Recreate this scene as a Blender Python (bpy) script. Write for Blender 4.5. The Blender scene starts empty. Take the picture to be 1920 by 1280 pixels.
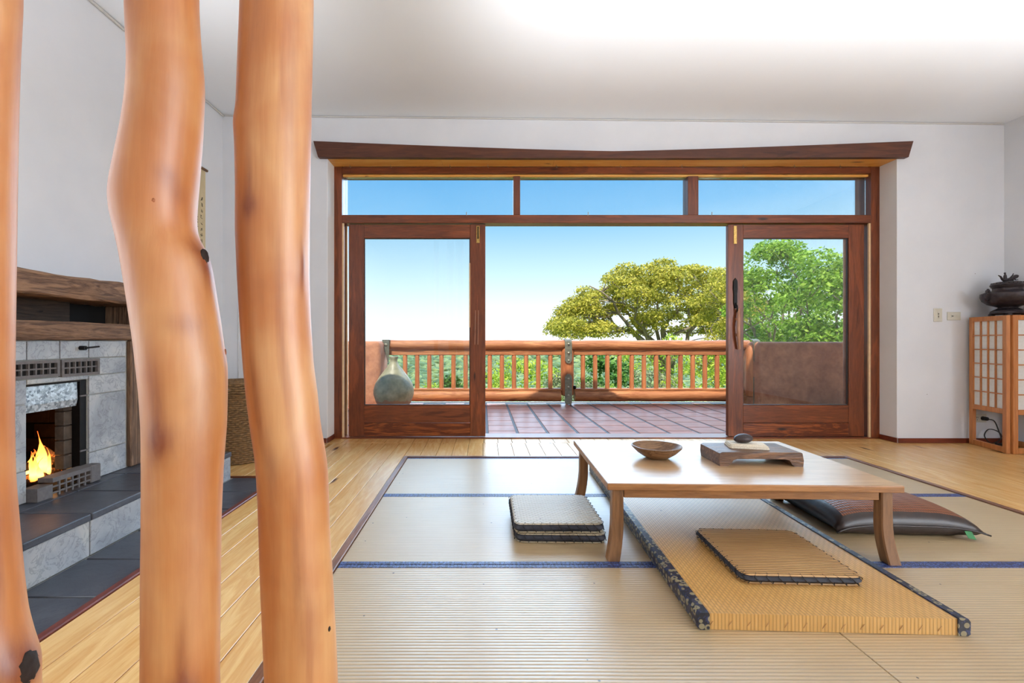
import bpy, bmesh, math, random
import numpy as np
from mathutils import Vector, Matrix

# ------------------------------------------------------------------ camera, sky, sun, lights, exposure
scene = bpy.context.scene
C = scene.collection
R = math.radians
PI = math.pi
random.seed(7)

cam_d = bpy.data.cameras.new('camera')
cam_d.lens = 16.0
cam_d.sensor_width = 36.0
cam_d.sensor_fit = 'HORIZONTAL'
cam_d.shift_x = 55.0 / 1920.0
cam_d.shift_y = 0.0
cam_d.clip_start = 0.02
cam_d.clip_end = 9000
cam = bpy.data.objects.new('camera', cam_d)
cam.location = (0, 0, 0.96)
cam.rotation_euler = (R(90), 0, 0)
C.objects.link(cam)
scene.camera = cam

scene.view_settings.view_transform = 'Standard'
scene.view_settings.look = 'None'
scene.view_settings.exposure = 0.30
scene.view_settings.gamma = 1.0
scene.view_settings.use_curve_mapping = False
scene.cycles.use_denoising = True
scene.cycles.use_light_tree = False
scene.cycles.max_bounces = 7
scene.cycles.use_adaptive_sampling = True
scene.cycles.adaptive_threshold = 0.04
scene.cycles.diffuse_bounces = 4
scene.cycles.glossy_bounces = 3
scene.cycles.transparent_max_bounces = 14
scene.cycles.sample_clamp_indirect = 6.0
scene.cycles.caustics_reflective = False
scene.cycles.caustics_refractive = False

world = bpy.data.worlds.new('sky')
scene.world = world
world.use_nodes = True
wn, wl = world.node_tree.nodes, world.node_tree.links
wn.clear()
w_out = wn.new('ShaderNodeOutputWorld')
w_bg = wn.new('ShaderNodeBackground')
w_tc = wn.new('ShaderNodeTexCoord')
w_sep = wn.new('ShaderNodeSeparateXYZ')
w_rmp = wn.new('ShaderNodeValToRGB')
wl.new(w_tc.outputs['Generated'], w_sep.inputs[0])
wl.new(w_sep.outputs['Z'], w_rmp.inputs[0])
wl.new(w_rmp.outputs[0], w_bg.inputs[0])
wl.new(w_bg.outputs[0], w_out.inputs[0])
w_bg.inputs[1].default_value = 0.89
els = w_rmp.color_ramp.elements
els[0].position, els[0].color = 0.0, (1.15, 1.18, 1.2, 1)
els[1].position, els[1].color = 1.0, (0.08, 0.26, 0.72, 1)
for p, c in ((0.07, (0.95, 1.1, 1.15, 1)), (0.14, (0.66, 0.93, 1.05, 1)), (0.21, (0.42, 0.72, 0.95, 1)), (0.27, (0.22, 0.56, 0.92, 1)), (0.36, (0.13, 0.46, 0.88, 1))):
    e = els.new(p)
    e.color = c

sun_d = bpy.data.lights.new('sun', 'SUN')
sun_d.energy = 5.3
sun_d.angle = R(0.6)
sun_d.color = (1.0, 0.93, 0.82)
sun = bpy.data.objects.new('sun', sun_d)
sun.rotation_euler = Vector((0.33, 1.0, -1.65)).to_track_quat('-Z', 'Y').to_euler()
sun.location = (-4, -10, 15)
C.objects.link(sun)


def area_light(name, loc, direction, sx, sy, power, col):
    d = bpy.data.lights.new(name, 'AREA')
    d.shape = 'RECTANGLE'
    d.size, d.size_y = sx, sy
    d.energy = power
    d.color = col
    o = bpy.data.objects.new(name, d)
    o.location = loc
    o.rotation_euler = Vector(direction).to_track_quat('-Z', 'Y').to_euler()
    C.objects.link(o)
    return o


# added unseen sun lamp boosting sky light through the terrace doors
door_fill_d = bpy.data.lights.new('door_fill_sun', 'SUN')
door_fill_d.energy = 8.0
door_fill_d.angle = R(80)
door_fill_d.color = (0.56, 0.77, 1.0)
door_fill_o = bpy.data.objects.new('door_fill_sun', door_fill_d)
door_fill_o.rotation_euler = Vector((-0.62, -1.0, -0.40)).to_track_quat('-Z', 'Y').to_euler()
door_fill_o.location = (3, 12, 8)
C.objects.link(door_fill_o)

# added fill lamps at the left and right walls, out of view
area_light('left_wall_fill', (-2.40, 0.8, 1.5), (1, -0.1, 0.05), 1.3, 1.7, 34, (0.9, 0.95, 1.0))
area_light('right_wall_fill', (4.86, -1.3, 1.5), (-1, 0.3, 0.1), 1.9, 1.8, 155, (0.86, 0.93, 1.0))
up = area_light('ceiling_fill', (2.3, 0.5, 1.6), (0, 1.0, 0.71), 4.6, 0.5, 22, (0.97, 0.98, 1.0))  # added lamp without a fixture, brightens the ceiling from out of view
up.data.spread = R(32)
up2 = area_light('ceiling_fill_left', (-1.65, 0.5, 1.6), (0, 1.0, 0.74), 1.3, 0.5, 3.2, (0.97, 0.98, 1.0))  # second added lamp, lifts the left part of the ceiling
up2.data.spread = R(37)


# ------------------------------------------------------------------ helpers
def col4(c):
    return (c[0], c[1], c[2], 1.0)


def srgb(r, g, b):
    def f(v):
        v /= 255.0
        return v / 12.92 if v <= 0.04045 else ((v + 0.055) / 1.055) ** 2.4
    return (f(r), f(g), f(b))


class Nodes:
    def __init__(self, name):
        self.m = bpy.data.materials.new(name)
        self.m.use_nodes = True
        self.t = self.m.node_tree
        self.t.nodes.clear()
        self.out = self.t.nodes.new('ShaderNodeOutputMaterial')

    def n(self, typ, **kw):
        nd = self.t.nodes.new(typ)
        for k, v in kw.items():
            setattr(nd, k, v)
        return nd

    def l(self, a, b):
        self.t.links.new(a, b)

    def math(self, op, a, b=None, clamp=False):
        nd = self.n('ShaderNodeMath', operation=op)
        nd.use_clamp = clamp
        for i, v in enumerate((a, b)):
            if v is None:
                continue
            if isinstance(v, (int, float)):
                nd.inputs[i].default_value = v
            else:
                self.l(v, nd.inputs[i])
        return nd.outputs[0]

    def mix(self, fac, a, b, mode='MIX'):
        nd = self.n('ShaderNodeMix', data_type='RGBA', blend_type=mode)
        for i, v in ((0, fac), (6, a), (7, b)):
            if isinstance(v, (int, float)):
                nd.inputs[i].default_value = v
            elif isinstance(v, tuple):
                nd.inputs[i].default_value = col4(v)
            else:
                self.l(v, nd.inputs[i])
        return nd.outputs[2]

    def ramp(self, fac, stops, interp='LINEAR'):
        nd = self.n('ShaderNodeValToRGB')
        nd.color_ramp.interpolation = interp
        e = nd.color_ramp.elements
        e[0].position, e[0].color = stops[0][0], col4(stops[0][1])
        e[1].position, e[1].color = stops[-1][0], col4(stops[-1][1])
        for p, c in stops[1:-1]:
            x = e.new(p)
            x.color = col4(c)
        self.l(fac, nd.inputs[0])
        return nd.outputs[0]

    def coords(self, scale=(1, 1, 1), rnd=0.0, rot=(0, 0, 0)):
        tc = self.n('ShaderNodeTexCoord')
        mp = self.n('ShaderNodeMapping')
        mp.inputs['Scale'].default_value = scale
        mp.inputs['Rotation'].default_value = rot
        src = tc.outputs['Object']
        if rnd:
            oi = self.n('ShaderNodeObjectInfo')
            va = self.n('ShaderNodeVectorMath', operation='SCALE')
            cx = self.n('ShaderNodeCombineXYZ')
            for i in range(3):
                self.l(oi.outputs['Random'], cx.inputs[i])
            self.l(cx.outputs[0], va.inputs[0])
            va.inputs[3].default_value = rnd
            ad = self.n('ShaderNodeVectorMath', operation='ADD')
            self.l(src, ad.inputs[0])
            self.l(va.outputs[0], ad.inputs[1])
            src = ad.outputs[0]
        self.l(src, mp.inputs[0])
        return mp.outputs[0]

    def noise(self, vec, scale, detail=4, rough=0.55, dist=0.0):
        nd = self.n('ShaderNodeTexNoise')
        nd.inputs['Scale'].default_value = scale
        nd.inputs['Detail'].default_value = detail
        nd.inputs['Roughness'].default_value = rough
        nd.inputs['Distortion'].default_value = dist
        self.l(vec, nd.inputs['Vector'])
        return nd.outputs[0]

    def voronoi(self, vec, scale, feature='F1', out='Distance', rnd=1.0):
        nd = self.n('ShaderNodeTexVoronoi', feature=feature)
        nd.inputs['Scale'].default_value = scale
        nd.inputs['Randomness'].default_value = rnd
        self.l(vec, nd.inputs['Vector'])
        return nd.outputs[out]

    def bump(self, h, strength=0.3, dist=0.01):
        nd = self.n('ShaderNodeBump')
        nd.inputs['Strength'].default_value = strength
        nd.inputs['Distance'].default_value = dist
        self.l(h, nd.inputs['Height'])
        return nd.outputs[0]

    def rand(self):
        return self.n('ShaderNodeObjectInfo').outputs['Random']

    def bsdf(self, color, rough=0.5, metal=0.0, normal=None, ior=None, spec=None, coat=None):
        b = self.n('ShaderNodeBsdfPrincipled')
        if isinstance(color, tuple):
            b.inputs['Base Color'].default_value = col4(color)
        else:
            self.l(color, b.inputs['Base Color'])
        if isinstance(rough, (int, float)):
            b.inputs['Roughness'].default_value = rough
        else:
            self.l(rough, b.inputs['Roughness'])
        b.inputs['Metallic'].default_value = metal
        if normal is not None:
            self.l(normal, b.inputs['Normal'])
        if ior:
            b.inputs['IOR'].default_value = ior
        if spec is not None:
            b.inputs['Specular IOR Level'].default_value = spec
        if coat:
            b.inputs['Coat Weight'].default_value = coat[0]
            b.inputs['Coat Roughness'].default_value = coat[1]
            b.inputs['Coat IOR'].default_value = coat[2]
        self.l(b.outputs[0], self.out.inputs[0])
        return b


def plain(name, c, rough=0.5, metal=0.0, noise_amt=0.12, noise_scale=20, bump=0.0, ior=None):
    k = Nodes(name)
    v = k.coords()
    nz = k.noise(v, noise_scale)
    dark = tuple(x * (1 - noise_amt) for x in c)
    lite = tuple(min(1, x * (1 + noise_amt)) for x in c)
    cc = k.ramp(nz, [(0.3, dark), (0.7, lite)])
    nm = k.bump(nz, bump, 0.01) if bump else None
    k.bsdf(cc, rough, metal, nm, ior)
    return k.m


def wood(name, dark, light, axis='x', freq=1.0, rough=0.45, knots=0.0, bump=0.15, ior=None, knot_col=None, rnd=9.0, var=0.0, coat=None, rings=0.5):
    """grain runs along the axis"""
    k = Nodes(name)
    s = {'x': (0.9, 9, 9), 'y': (9, 0.9, 9), 'z': (9, 9, 0.9)}[axis]
    v = k.coords(tuple(a * freq for a in s), rnd)
    broad = k.noise(v, 1.0, 5, 0.6, 1.2)
    fine = k.noise(v, 7.0, 4, 0.7, 0.3)
    # growth-ring streaks
    rg = k.math('SINE', k.math('MULTIPLY', broad, 34.0))
    rg = k.math('MULTIPLY', k.math('ADD', rg, 1.0), 0.5)
    f = k.math('ADD', k.math('MULTIPLY', broad, 1.0 - rings * 0.5), k.math('MULTIPLY', rg, rings * 0.28))
    f = k.math('ADD', f, k.math('MULTIPLY', k.math('SUBTRACT', fine, 0.5), 0.55))
    cc = k.ramp(f, [(0.25, dark), (0.8, light)])
    if var:
        r = k.rand()
        cc = k.mix(k.math('MULTIPLY', r, var), cc, tuple(x * 0.72 for x in dark), 'MIX')
    if knots:
        ks = {'x': (1.6, 6.5, 6.5), 'y': (6.5, 1.6, 6.5), 'z': (6.5, 6.5, 1.6)}[axis]
        kv = k.coords(tuple(a * freq for a in ks), rnd)
        dv = k.voronoi(kv, 1.0)
        sel = k.math('GREATER_THAN', k.noise(kv, 0.9, 1), 0.46)
        kn = k.math('MULTIPLY', k.math('SUBTRACT', 1.0, k.math('DIVIDE', dv, knots), True), sel)
        kn = k.math('MULTIPLY', kn, 1.6, True)
        cc = k.mix(kn, cc, knot_col or tuple(x * 0.3 for x in dark))
    nm = k.bump(k.math('ADD', fine, k.math('MULTIPLY', rg, 0.4)), bump, 0.006)
    k.bsdf(cc, rough, 0, nm, ior, None, coat)
    return k.m


class MB:
    def __init__(self):
        self.bm = bmesh.new()

    def box(self, x0, x1, y0, y1, z0, z1, bev=0.0, seg=1):
        vs = [self.bm.verts.new(p) for p in ((x0, y0, z0), (x1, y0, z0), (x1, y1, z0), (x0, y1, z0), (x0, y0, z1), (x1, y0, z1), (x1, y1, z1), (x0, y1, z1))]
        fs = [self.bm.faces.new([vs[i] for i in q]) for q in ((3, 2, 1, 0), (4, 5, 6, 7), (0, 1, 5, 4), (1, 2, 6, 5), (2, 3, 7, 6), (3, 0, 4, 7))]
        if bev:
            es = list({e for f in fs for e in f.edges})
            bmesh.ops.bevel(self.bm, geom=es, offset=bev, segments=seg, profile=0.5, affect='EDGES')
        return self

    def loft(self, loops, cap0=True, cap1=True, closed=True):
        rows = [[self.bm.verts.new(p) for p in lp] for lp in loops]
        n = len(rows[0])
        for a, b in zip(rows[:-1], rows[1:]):
            for i in range(n if closed else n - 1):
                j = (i + 1) % n
                self.bm.faces.new((a[i], a[j], b[j], b[i]))
        if cap0:
            self.bm.faces.new(rows[0][::-1])
        if cap1:
            self.bm.faces.new(rows[-1])
        return self

    def tube(self, pts, r, n=8, cap=True, squash=1.0):
        pts = [Vector(p) for p in pts]
        rs = r if isinstance(r, (list, tuple)) else [r] * len(pts)
        loops = []
        ref = None
        for i, p in enumerate(pts):
            t = (pts[min(i + 1, len(pts) - 1)] - pts[max(i - 1, 0)]).normalized()
            if ref is None:
                ref = Vector((0, 0, 1)) if abs(t.z) < 0.9 else Vector((1, 0, 0))
            u = (ref - t * ref.dot(t)).normalized()
            w = t.cross(u)
            ref = u
            loops.append([p + (u * math.cos(2 * PI * k / n) + w * math.sin(2 * PI * k / n) * squash) * rs[i] for k in range(n)])
        return self.loft(loops, cap, cap)

    def lathe(self, prof, n=32, c=(0, 0, 0), sx=1.0, sy=1.0, wob=None):
        loops = []
        for r, z in prof:
            lp = []
            for k in range(n):
                a = 2 * PI * k / n
                w = wob(a, z) if wob else 1.0
                lp.append((c[0] + r * math.cos(a) * sx * w, c[1] + r * math.sin(a) * sy * w, c[2] + z))
            loops.append(lp)
        return self.loft(loops)

    def prism(self, poly, axis, a0, a1):
        """poly in the plane across the axis; axis x: (y,z), axis y: (x,z), axis z: (x,y)"""
        def p3(p, a):
            return {'x': (a, p[0], p[1]), 'y': (p[0], a, p[1]), 'z': (p[0], p[1], a)}[axis]
        return self.loft([[p3(p, a0) for p in poly], [p3(p, a1) for p in poly]])

    def ball(self, c, r, sub=2, jitter=0.0, rng=random):
        m = Matrix.Translation(c) @ Matrix.Diagonal((r[0], r[1], r[2], 1))
        g = bmesh.ops.create_icosphere(self.bm, subdivisions=sub, radius=1, matrix=m)
        if jitter:
            for v in g['verts']:
                v.co += Vector((rng.uniform(-1, 1), rng.uniform(-1, 1), rng.uniform(-1, 1))) * jitter
        return self

    def mesh(self, name, smooth=False, angle=None):
        bmesh.ops.recalc_face_normals(self.bm, faces=self.bm.faces[:])
        me = bpy.data.meshes.new(name)
        self.bm.to_mesh(me)
        self.bm.free()
        if smooth:
            for p in me.polygons:
                p.use_smooth = True
            if angle:
                me.set_sharp_from_angle(angle=R(angle))
        return me

    def done(self, name, mat, parent=None, smooth=False, angle=None, loc=(0, 0, 0), rot=(0, 0, 0), label=None):
        return link(name, self.mesh(name, smooth, angle), mat, parent, loc, rot, label)


def link(name, me, mat, parent=None, loc=(0, 0, 0), rot=(0, 0, 0), label=None):
    if mat is not None and not me.materials:
        me.materials.append(mat)
    o = bpy.data.objects.new(name, me)
    o.location = loc
    o.rotation_euler = rot
    C.objects.link(o)
    if parent is not None:
        o.parent = parent
    if label:
        o['label'] = label
    return o


def thing(name, label, cat, loc=(0, 0, 0), rz=0.0, group=None):
    o = bpy.data.objects.new(name, None)
    o.empty_display_size = 0.05
    o.location = loc
    o.rotation_euler = (0, 0, rz)
    C.objects.link(o)
    return tag(o, label, cat, group)


def tag(o, label, cat, group=None, kind=None):
    o['label'] = label
    o['category'] = cat
    if group:
        o['group'] = group
    if kind:
        o['kind'] = kind
    return o


def struct(o, label=None, cat=None):
    o['kind'] = 'structure'
    if label:
        o['label'] = label
    if cat:
        o['category'] = cat
    return o


def sempty(name, label, cat, loc=(0, 0, 0)):
    o = bpy.data.objects.new(name, None)
    o.empty_display_size = 0.05
    o.location = loc
    C.objects.link(o)
    return struct(o, label, cat)


def box_obj(name, b, mat, parent=None, bev=0.0, label=None, seg=1):
    """a box with its origin at its own centre"""
    x0, x1, y0, y1, z0, z1 = b
    cx, cy, cz = (x0 + x1) / 2, (y0 + y1) / 2, (z0 + z1) / 2
    m = MB().box(x0 - cx, x1 - cx, y0 - cy, y1 - cy, z0 - cz, z1 - cz, bev, seg)
    return m.done(name, mat, parent, loc=(cx, cy, cz), label=label)


def rrect(w, d, r, n=5):
    pts = []
    for cx, cy, a0 in ((w / 2 - r, d / 2 - r, 0), (-w / 2 + r, d / 2 - r, 90), (-w / 2 + r, -d / 2 + r, 180), (w / 2 - r, -d / 2 + r, 270)):
        for k in range(n + 1):
            a = R(a0 + 90 * k / n)
            pts.append((cx + r * math.cos(a), cy + r * math.sin(a)))
    return pts


# ------------------------------------------------------------------ materials
M = {}
k = Nodes('white_plaster_wall')
v = k.coords()
nz = k.noise(v, 2.2, 5)
cc = k.ramp(nz, [(0.3, srgb(217, 219, 224)), (0.75, srgb(226, 227, 231))])
spk = k.voronoi(v, 2.6)
cc = k.mix(k.math('LESS_THAN', spk, 0.012), cc, srgb(130, 120, 112))
k.bsdf(cc, 0.85, 0, k.bump(k.noise(v, 14, 5), 0.10, 0.01))
M['wall'] = k.m
M['ceiling'] = plain('ceiling_paint', srgb(238, 243, 250), 0.9, 0, 0.012, 1.5)
M['cornice'] = plain('white_cornice_paint', srgb(205, 203, 200), 0.7, 0, 0.03)
M['reveal'] = plain('white_reveal_paint', srgb(238, 238, 240), 0.7, 0, 0.02, 4)

PINE = dict(dark=srgb(216, 160, 90), light=srgb(248, 208, 142))
M['floor'] = wood('pine_floor', **PINE, axis='y', freq=1.0, rough=0.27, knots=0.17, knot_col=srgb(96, 48, 20), bump=0.05, var=0.22, ior=1.85, rings=0.6)
M['subfloor'] = plain('dark_subfloor', srgb(50, 36, 26), 0.8)
M['brown_x'] = wood('stained_cedar_x', srgb(84, 38, 17), srgb(156, 82, 42), 'x', 1.0, 0.35, 0.11, 0.08, knot_col=srgb(40, 16, 8))
M['brown_z'] = wood('stained_cedar_z', srgb(84, 38, 17), srgb(150, 78, 40), 'z', 1.0, 0.35, 0.09, 0.08, knot_col=srgb(40, 16, 8))
M['brown_y'] = wood('stained_cedar_y', srgb(84, 38, 17), srgb(150, 78, 40), 'y', 1.0, 0.35, 0.09, 0.08)
M['brown_grainy'] = wood('grainy_cedar_x', srgb(92, 38, 14), srgb(176, 96, 44), 'x', 1.3, 0.33, 0.14, 0.12, knot_col=srgb(34, 14, 8), rings=1.4)
M['lintel'] = wood('dark_lintel_wood', srgb(66, 32, 18), srgb(112, 62, 38), 'x', 1.0, 0.5, 0.08, 0.1)
M['soffit'] = wood('golden_pine_soffit', srgb(226, 150, 62), srgb(252, 206, 118), 'x', 1.0, 0.35, 0.13, 0.06, knot_col=srgb(120, 58, 18))
M['strip'] = plain('light_pine_stop', srgb(214, 180, 138), 0.5, 0, 0.08)
M['skirt'] = wood('red_brown_skirting', srgb(92, 36, 20), srgb(132, 58, 36), 'x', 1.0, 0.4)
M['redtrim'] = wood('red_brown_trim', srgb(92, 36, 26), srgb(138, 66, 48), 'y', 1.0, 0.4)
M['pitframe'] = wood('brown_pit_frame', srgb(104, 62, 38), srgb(158, 108, 74), 'y', 1.0, 0.35)
M['pitframe_x'] = wood('brown_pit_frame_x', srgb(84, 48, 30), srgb(128, 80, 52), 'x', 1.0, 0.35)

k = Nodes('window_glass')
tr = k.n('ShaderNodeBsdfTransparent')
tr.inputs[0].default_value = (0.97, 0.985, 0.985, 1)
gl = k.n('ShaderNodeBsdfGlossy')
gl.inputs['Roughness'].default_value = 0.0
fr = k.n('ShaderNodeFresnel')
fr.inputs[0].default_value = 1.45
mx = k.n('ShaderNodeMixShader')
k.l(fr.outputs[0], mx.inputs[0])
k.l(tr.outputs[0], mx.inputs[1])
k.l(gl.outputs[0], mx.inputs[2])
k.l(mx.outputs[0], k.out.inputs[0])
M['glass'] = k.m

M['brass'] = plain('aged_brass', srgb(196, 160, 92), 0.35, 0.9, 0.25, 60)
M['black_iron'] = plain('black_iron', srgb(26, 23, 22), 0.5, 0.6, 0.2, 40)
M['handle_wood'] = wood('pale_handle_wood', srgb(150, 100, 74), srgb(202, 154, 124), 'z', 3, 0.4)
M['steel'] = plain('thin_steel', srgb(176, 168, 158), 0.35, 0.8)


def tatami_mat(name, c0, c1, pitch, axis, rough, ior, depth=0.004, cross=0.0, gk=0.45, gm_=0.75):
    k = Nodes(name)
    tc = k.n('ShaderNodeTexCoord')
    sp = k.n('ShaderNodeSeparateXYZ')
    k.l(tc.outputs['Object'], sp.inputs[0])
    a = sp.outputs[{'x': 0, 'y': 1}[axis]]
    b = sp.outputs[{'x': 1, 'y': 0}[axis]]
    s = k.math('SINE', k.math('MULTIPLY', a, 2 * PI / pitch))
    rib = k.math('POWER', k.math('ABSOLUTE', k.math('SINE', k.math('MULTIPLY', a, PI / pitch))), 0.5)
    v = k.coords((300, 8, 8) if axis == 'x' else (8, 300, 8))
    v2 = k.coords()
    nz = k.noise(v, 1.0, 3)
    nb = k.noise(v2, 2.5, 4)
    f = k.math('ADD', k.math('MULTIPLY', nz, 0.5), k.math('MULTIPLY', nb, 0.5))
    cc = k.ramp(f, [(0.3, c0), (0.7, c1)])
    groove = k.math('MULTIPLY', k.math('SUBTRACT', 1.0, rib), gm_, True)
    cc = k.mix(groove, cc, tuple(x * gk for x in c0))
    h = rib
    if cross:
        s2 = k.math('ABSOLUTE', k.math('SINE', k.math('ADD', k.math('MULTIPLY', b, PI / cross), k.math('MULTIPLY', k.math('FLOOR', k.math('DIVIDE', a, pitch)), PI / 2))))
        s2 = k.math('POWER', s2, 0.4)
        cc = k.mix(k.math('MULTIPLY', k.math('SUBTRACT', 1.0, s2), 0.6), cc, tuple(x * 0.5 for x in c0))
        h = k.math('MULTIPLY', rib, s2)
    spk = k.voronoi(v2, 7.0)
    cc = k.mix(k.math('LESS_THAN', spk, 0.03), cc, srgb(60, 40, 22))
    k.bsdf(cc, rough, 0, k.bump(h, 0.35, depth), ior)
    return k.m


M['tatami'] = tatami_mat('pale_rush_tatami', srgb(182, 152, 108), srgb(202, 176, 136), 0.0145, 'y', 0.36, 2.15)
M['gold_mat'] = tatami_mat('golden_woven_rush', srgb(204, 152, 82), srgb(230, 184, 116), 0.012, 'x', 0.4, 1.55, 0.003, 0.03)
M['straw'] = tatami_mat('coarse_straw_weave', srgb(168, 120, 66), srgb(214, 170, 112), 0.0135, 'y', 0.5, 1.6, 0.014, 0.0, 0.22, 1.3)
M['straw_pale'] = tatami_mat('pale_straw_weave', srgb(182, 160, 124), srgb(222, 206, 178), 0.0135, 'y', 0.45, 1.8, 0.014, 0.03, 0.3, 1.2)
M['dark_cloth'] = plain('black_cotton_band', srgb(46, 46, 54), 0.7, 0, 0.25, 60)
M['thread'] = plain('black_thread', srgb(12, 11, 12), 0.6)


def brocade(name, base, fig, lite, scale):
    k = Nodes(name)
    v = k.coords((1, 1, 1))
    d = k.voronoi(v, scale, 'F1', 'Distance', 0.55)
    ring = k.math('ABSOLUTE', k.math('SUBTRACT', d, 0.30))
    f1 = k.math('LESS_THAN', ring, 0.10)
    nz = k.noise(v, scale * 3, 3)
    f2 = k.math('MULTIPLY', k.math('GREATER_THAN', nz, 0.55), 0.8)
    cc = k.mix(f2, base, fig)
    cc = k.mix(k.math('MULTIPLY', f1, 0.75), cc, lite)
    k.bsdf(cc, 0.45, 0, None, 1.6)
    return k.m


M['heri'] = brocade('navy_brocade_border', srgb(22, 28, 62), srgb(42, 56, 116), srgb(78, 98, 160), 60)
M['heri_dark'] = brocade('dark_brocade_border', srgb(20, 22, 36), srgb(44, 54, 96), srgb(160, 148, 112), 34)

M['table_top'] = wood('pale_oak_table', srgb(176, 136, 94), srgb(210, 174, 132), 'x', 1.4, 0.3, 0, 0.05, 1.52, rings=0.2)
M['table_edge'] = wood('oak_table_edge', srgb(122, 78, 42), srgb(190, 136, 84), 'x', 1.4, 0.4, 0, 0.08, rings=0.4)
M['table_leg'] = wood('oak_table_leg', srgb(104, 70, 42), srgb(164, 118, 78), 'z', 1.4, 0.4, 0, 0.08, rings=0.3)
M['bowl'] = wood('turned_wood_bowl', srgb(92, 64, 42), srgb(168, 130, 92), 'x', 2.2, 0.42, 0, 0.2, rings=0.7)
M['block'] = wood('old_brown_block', srgb(70, 44, 28), srgb(156, 112, 76), 'x', 1.8, 0.42, 0.1, 0.4, rings=0.7)
k = Nodes('cream_towel')
v = k.coords()
nz = k.noise(v, 220, 3)
k.bsdf(k.ramp(nz, [(0.3, srgb(206, 190, 166)), (0.7, srgb(236, 226, 208))]), 0.9, 0, k.bump(nz, 0.5, 0.003))
M['towel'] = k.m
M['stone'] = plain('dark_river_stone', srgb(52, 40, 40), 0.5, 0, 0.3, 90, 0.1)

k = Nodes('woven_leather_pillow_top')
tc = k.n('ShaderNodeTexCoord')
sp = k.n('ShaderNodeSeparateXYZ')
k.l(tc.outputs['Object'], sp.inputs[0])
sx_ = k.math('ABSOLUTE', k.math('SINE', k.math('MULTIPLY', sp.outputs[0], PI / 0.012)))
sy_ = k.math('ABSOLUTE', k.math('SINE', k.math('MULTIPLY', sp.outputs[1], PI / 0.02)))
g = k.math('MULTIPLY', k.math('POWER', sx_, 0.5), k.math('POWER', sy_, 0.5))
cc = k.ramp(g, [(0.25, srgb(44, 24, 16)), (0.85, srgb(150, 88, 50))])
nz = k.noise(k.coords(), 30, 3)
cc = k.mix(k.math('MULTIPLY', nz, 0.4), cc, srgb(120, 62, 34))
k.bsdf(cc, 0.42, 0, k.bump(g, 0.5, 0.004))
M['pillow_top'] = k.m
M['pillow_dark'] = plain('dark_brown_leather', srgb(48, 36, 32), 0.4, 0, 0.2, 30, 0.1)
M['green_tag'] = plain('green_label', srgb(44, 120, 64), 0.6)


def slate(name, c0, c1, c2, scale, rough, veins=0.5, ior=None):
    k = Nodes(name)
    v = k.coords((1, 1, 1), 23.0)
    a = k.noise(v, scale, 6, 0.6, 0.8)
    b = k.noise(v, scale * 3.1, 5, 0.65, 1.5)
    cc = k.ramp(a, [(0.3, c0), (0.52, c1), (0.75, c2)])
    r = k.rand()
    cc = k.mix(k.math('MULTIPLY', r, 0.3), cc, c0)
    ve = k.math('LESS_THAN', k.math('ABSOLUTE', k.math('SUBTRACT', b, 0.5)), 0.02)
    cc = k.mix(k.math('MULTIPLY', ve, veins), cc, tuple(x * 0.45 for x in c0))
    h = k.math('ADD', k.math('MULTIPLY', a, 1.0), k.math('MULTIPLY', k.math('GREATER_THAN', b, 0.5), 0.35))
    k.bsdf(cc, rough, 0, k.bump(h, 0.45, 0.01), ior)
    return k.m


M['slate'] = slate('pale_riven_slate', srgb(134, 138, 144), srgb(174, 176, 178), srgb(206, 202, 190), 3.2, 0.45, 0.35)
M['slate_dark'] = slate('dark_slate', srgb(52, 54, 62), srgb(70, 72, 80), srgb(92, 93, 98), 4.0, 0.42, 0.15)
M['grout'] = plain('pale_grout', srgb(176, 172, 164), 0.85)
M['old_x'] = wood('weathered_beam', srgb(82, 56, 40), srgb(170, 130, 98), 'y', 1.6, 0.7, 0.07, 0.55, rings=0.7)
M['old_z'] = wood('weathered_post', srgb(82, 58, 42), srgb(164, 128, 98), 'z', 1.6, 0.7, 0.05, 0.55, rings=0.7)
M['niche'] = wood('dark_niche_board', srgb(40, 30, 24), srgb(86, 66, 52), 'y', 1.6, 0.8, 0.12, 0.4)  # darker brown than the mantel beams
M['vent'] = plain('grey_vent_block', srgb(104, 98, 96), 0.75, 0, 0.15, 60)
M['soot_shade'] = plain('soot_and_shade_black', srgb(16, 13, 12), 0.9)  # soot in the firebox, painted recess shade in the niche
M['firebrick'] = plain('sooty_firebrick', srgb(58, 36, 27), 0.9, 0, 0.4, 25, 0.2)
M['jambbrick'] = plain('grey_jamb_brick', srgb(84, 72, 62), 0.85, 0, 0.3, 25, 0.2)
k = Nodes('crinkled_silver_metal')
v = k.coords()
vo = k.voronoi(v, 90, 'F1', 'Color')
k.bsdf(k.mix(0.8, srgb(170, 178, 184), k.ramp(vo, [(0.2, srgb(110, 120, 128)), (0.8, srgb(226, 234, 238))])), 0.35, 0.55)
M['galv'] = k.m
k = Nodes('flame_glow')
tc = k.n('ShaderNodeTexCoord')
sp = k.n('ShaderNodeSeparateXYZ')
k.l(tc.outputs['Generated'], sp.inputs[0])
fc = k.ramp(sp.outputs[2], [(0.0, (1.0, 0.25, 0.03)), (0.25, (1.0, 0.62, 0.16)), (0.55, (1.0, 0.42, 0.06)), (1.0, (0.9, 0.08, 0.01))])
em = k.n('ShaderNodeEmission')
k.l(fc, em.inputs[0])
em.inputs[1].default_value = 3.2
tr = k.n('ShaderNodeBsdfTransparent')
lw = k.n('ShaderNodeLayerWeight')
lw.inputs[0].default_value = 0.35
mx = k.n('ShaderNodeMixShader')
k.l(lw.outputs['Facing'], mx.inputs[0])
k.l(em.outputs[0], mx.inputs[1])
k.l(tr.outputs[0], mx.inputs[2])
k.l(mx.outputs[0], k.out.inputs[0])
M['flame'] = k.m
k = Nodes('burning_log_bark')
v = k.coords()
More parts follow.
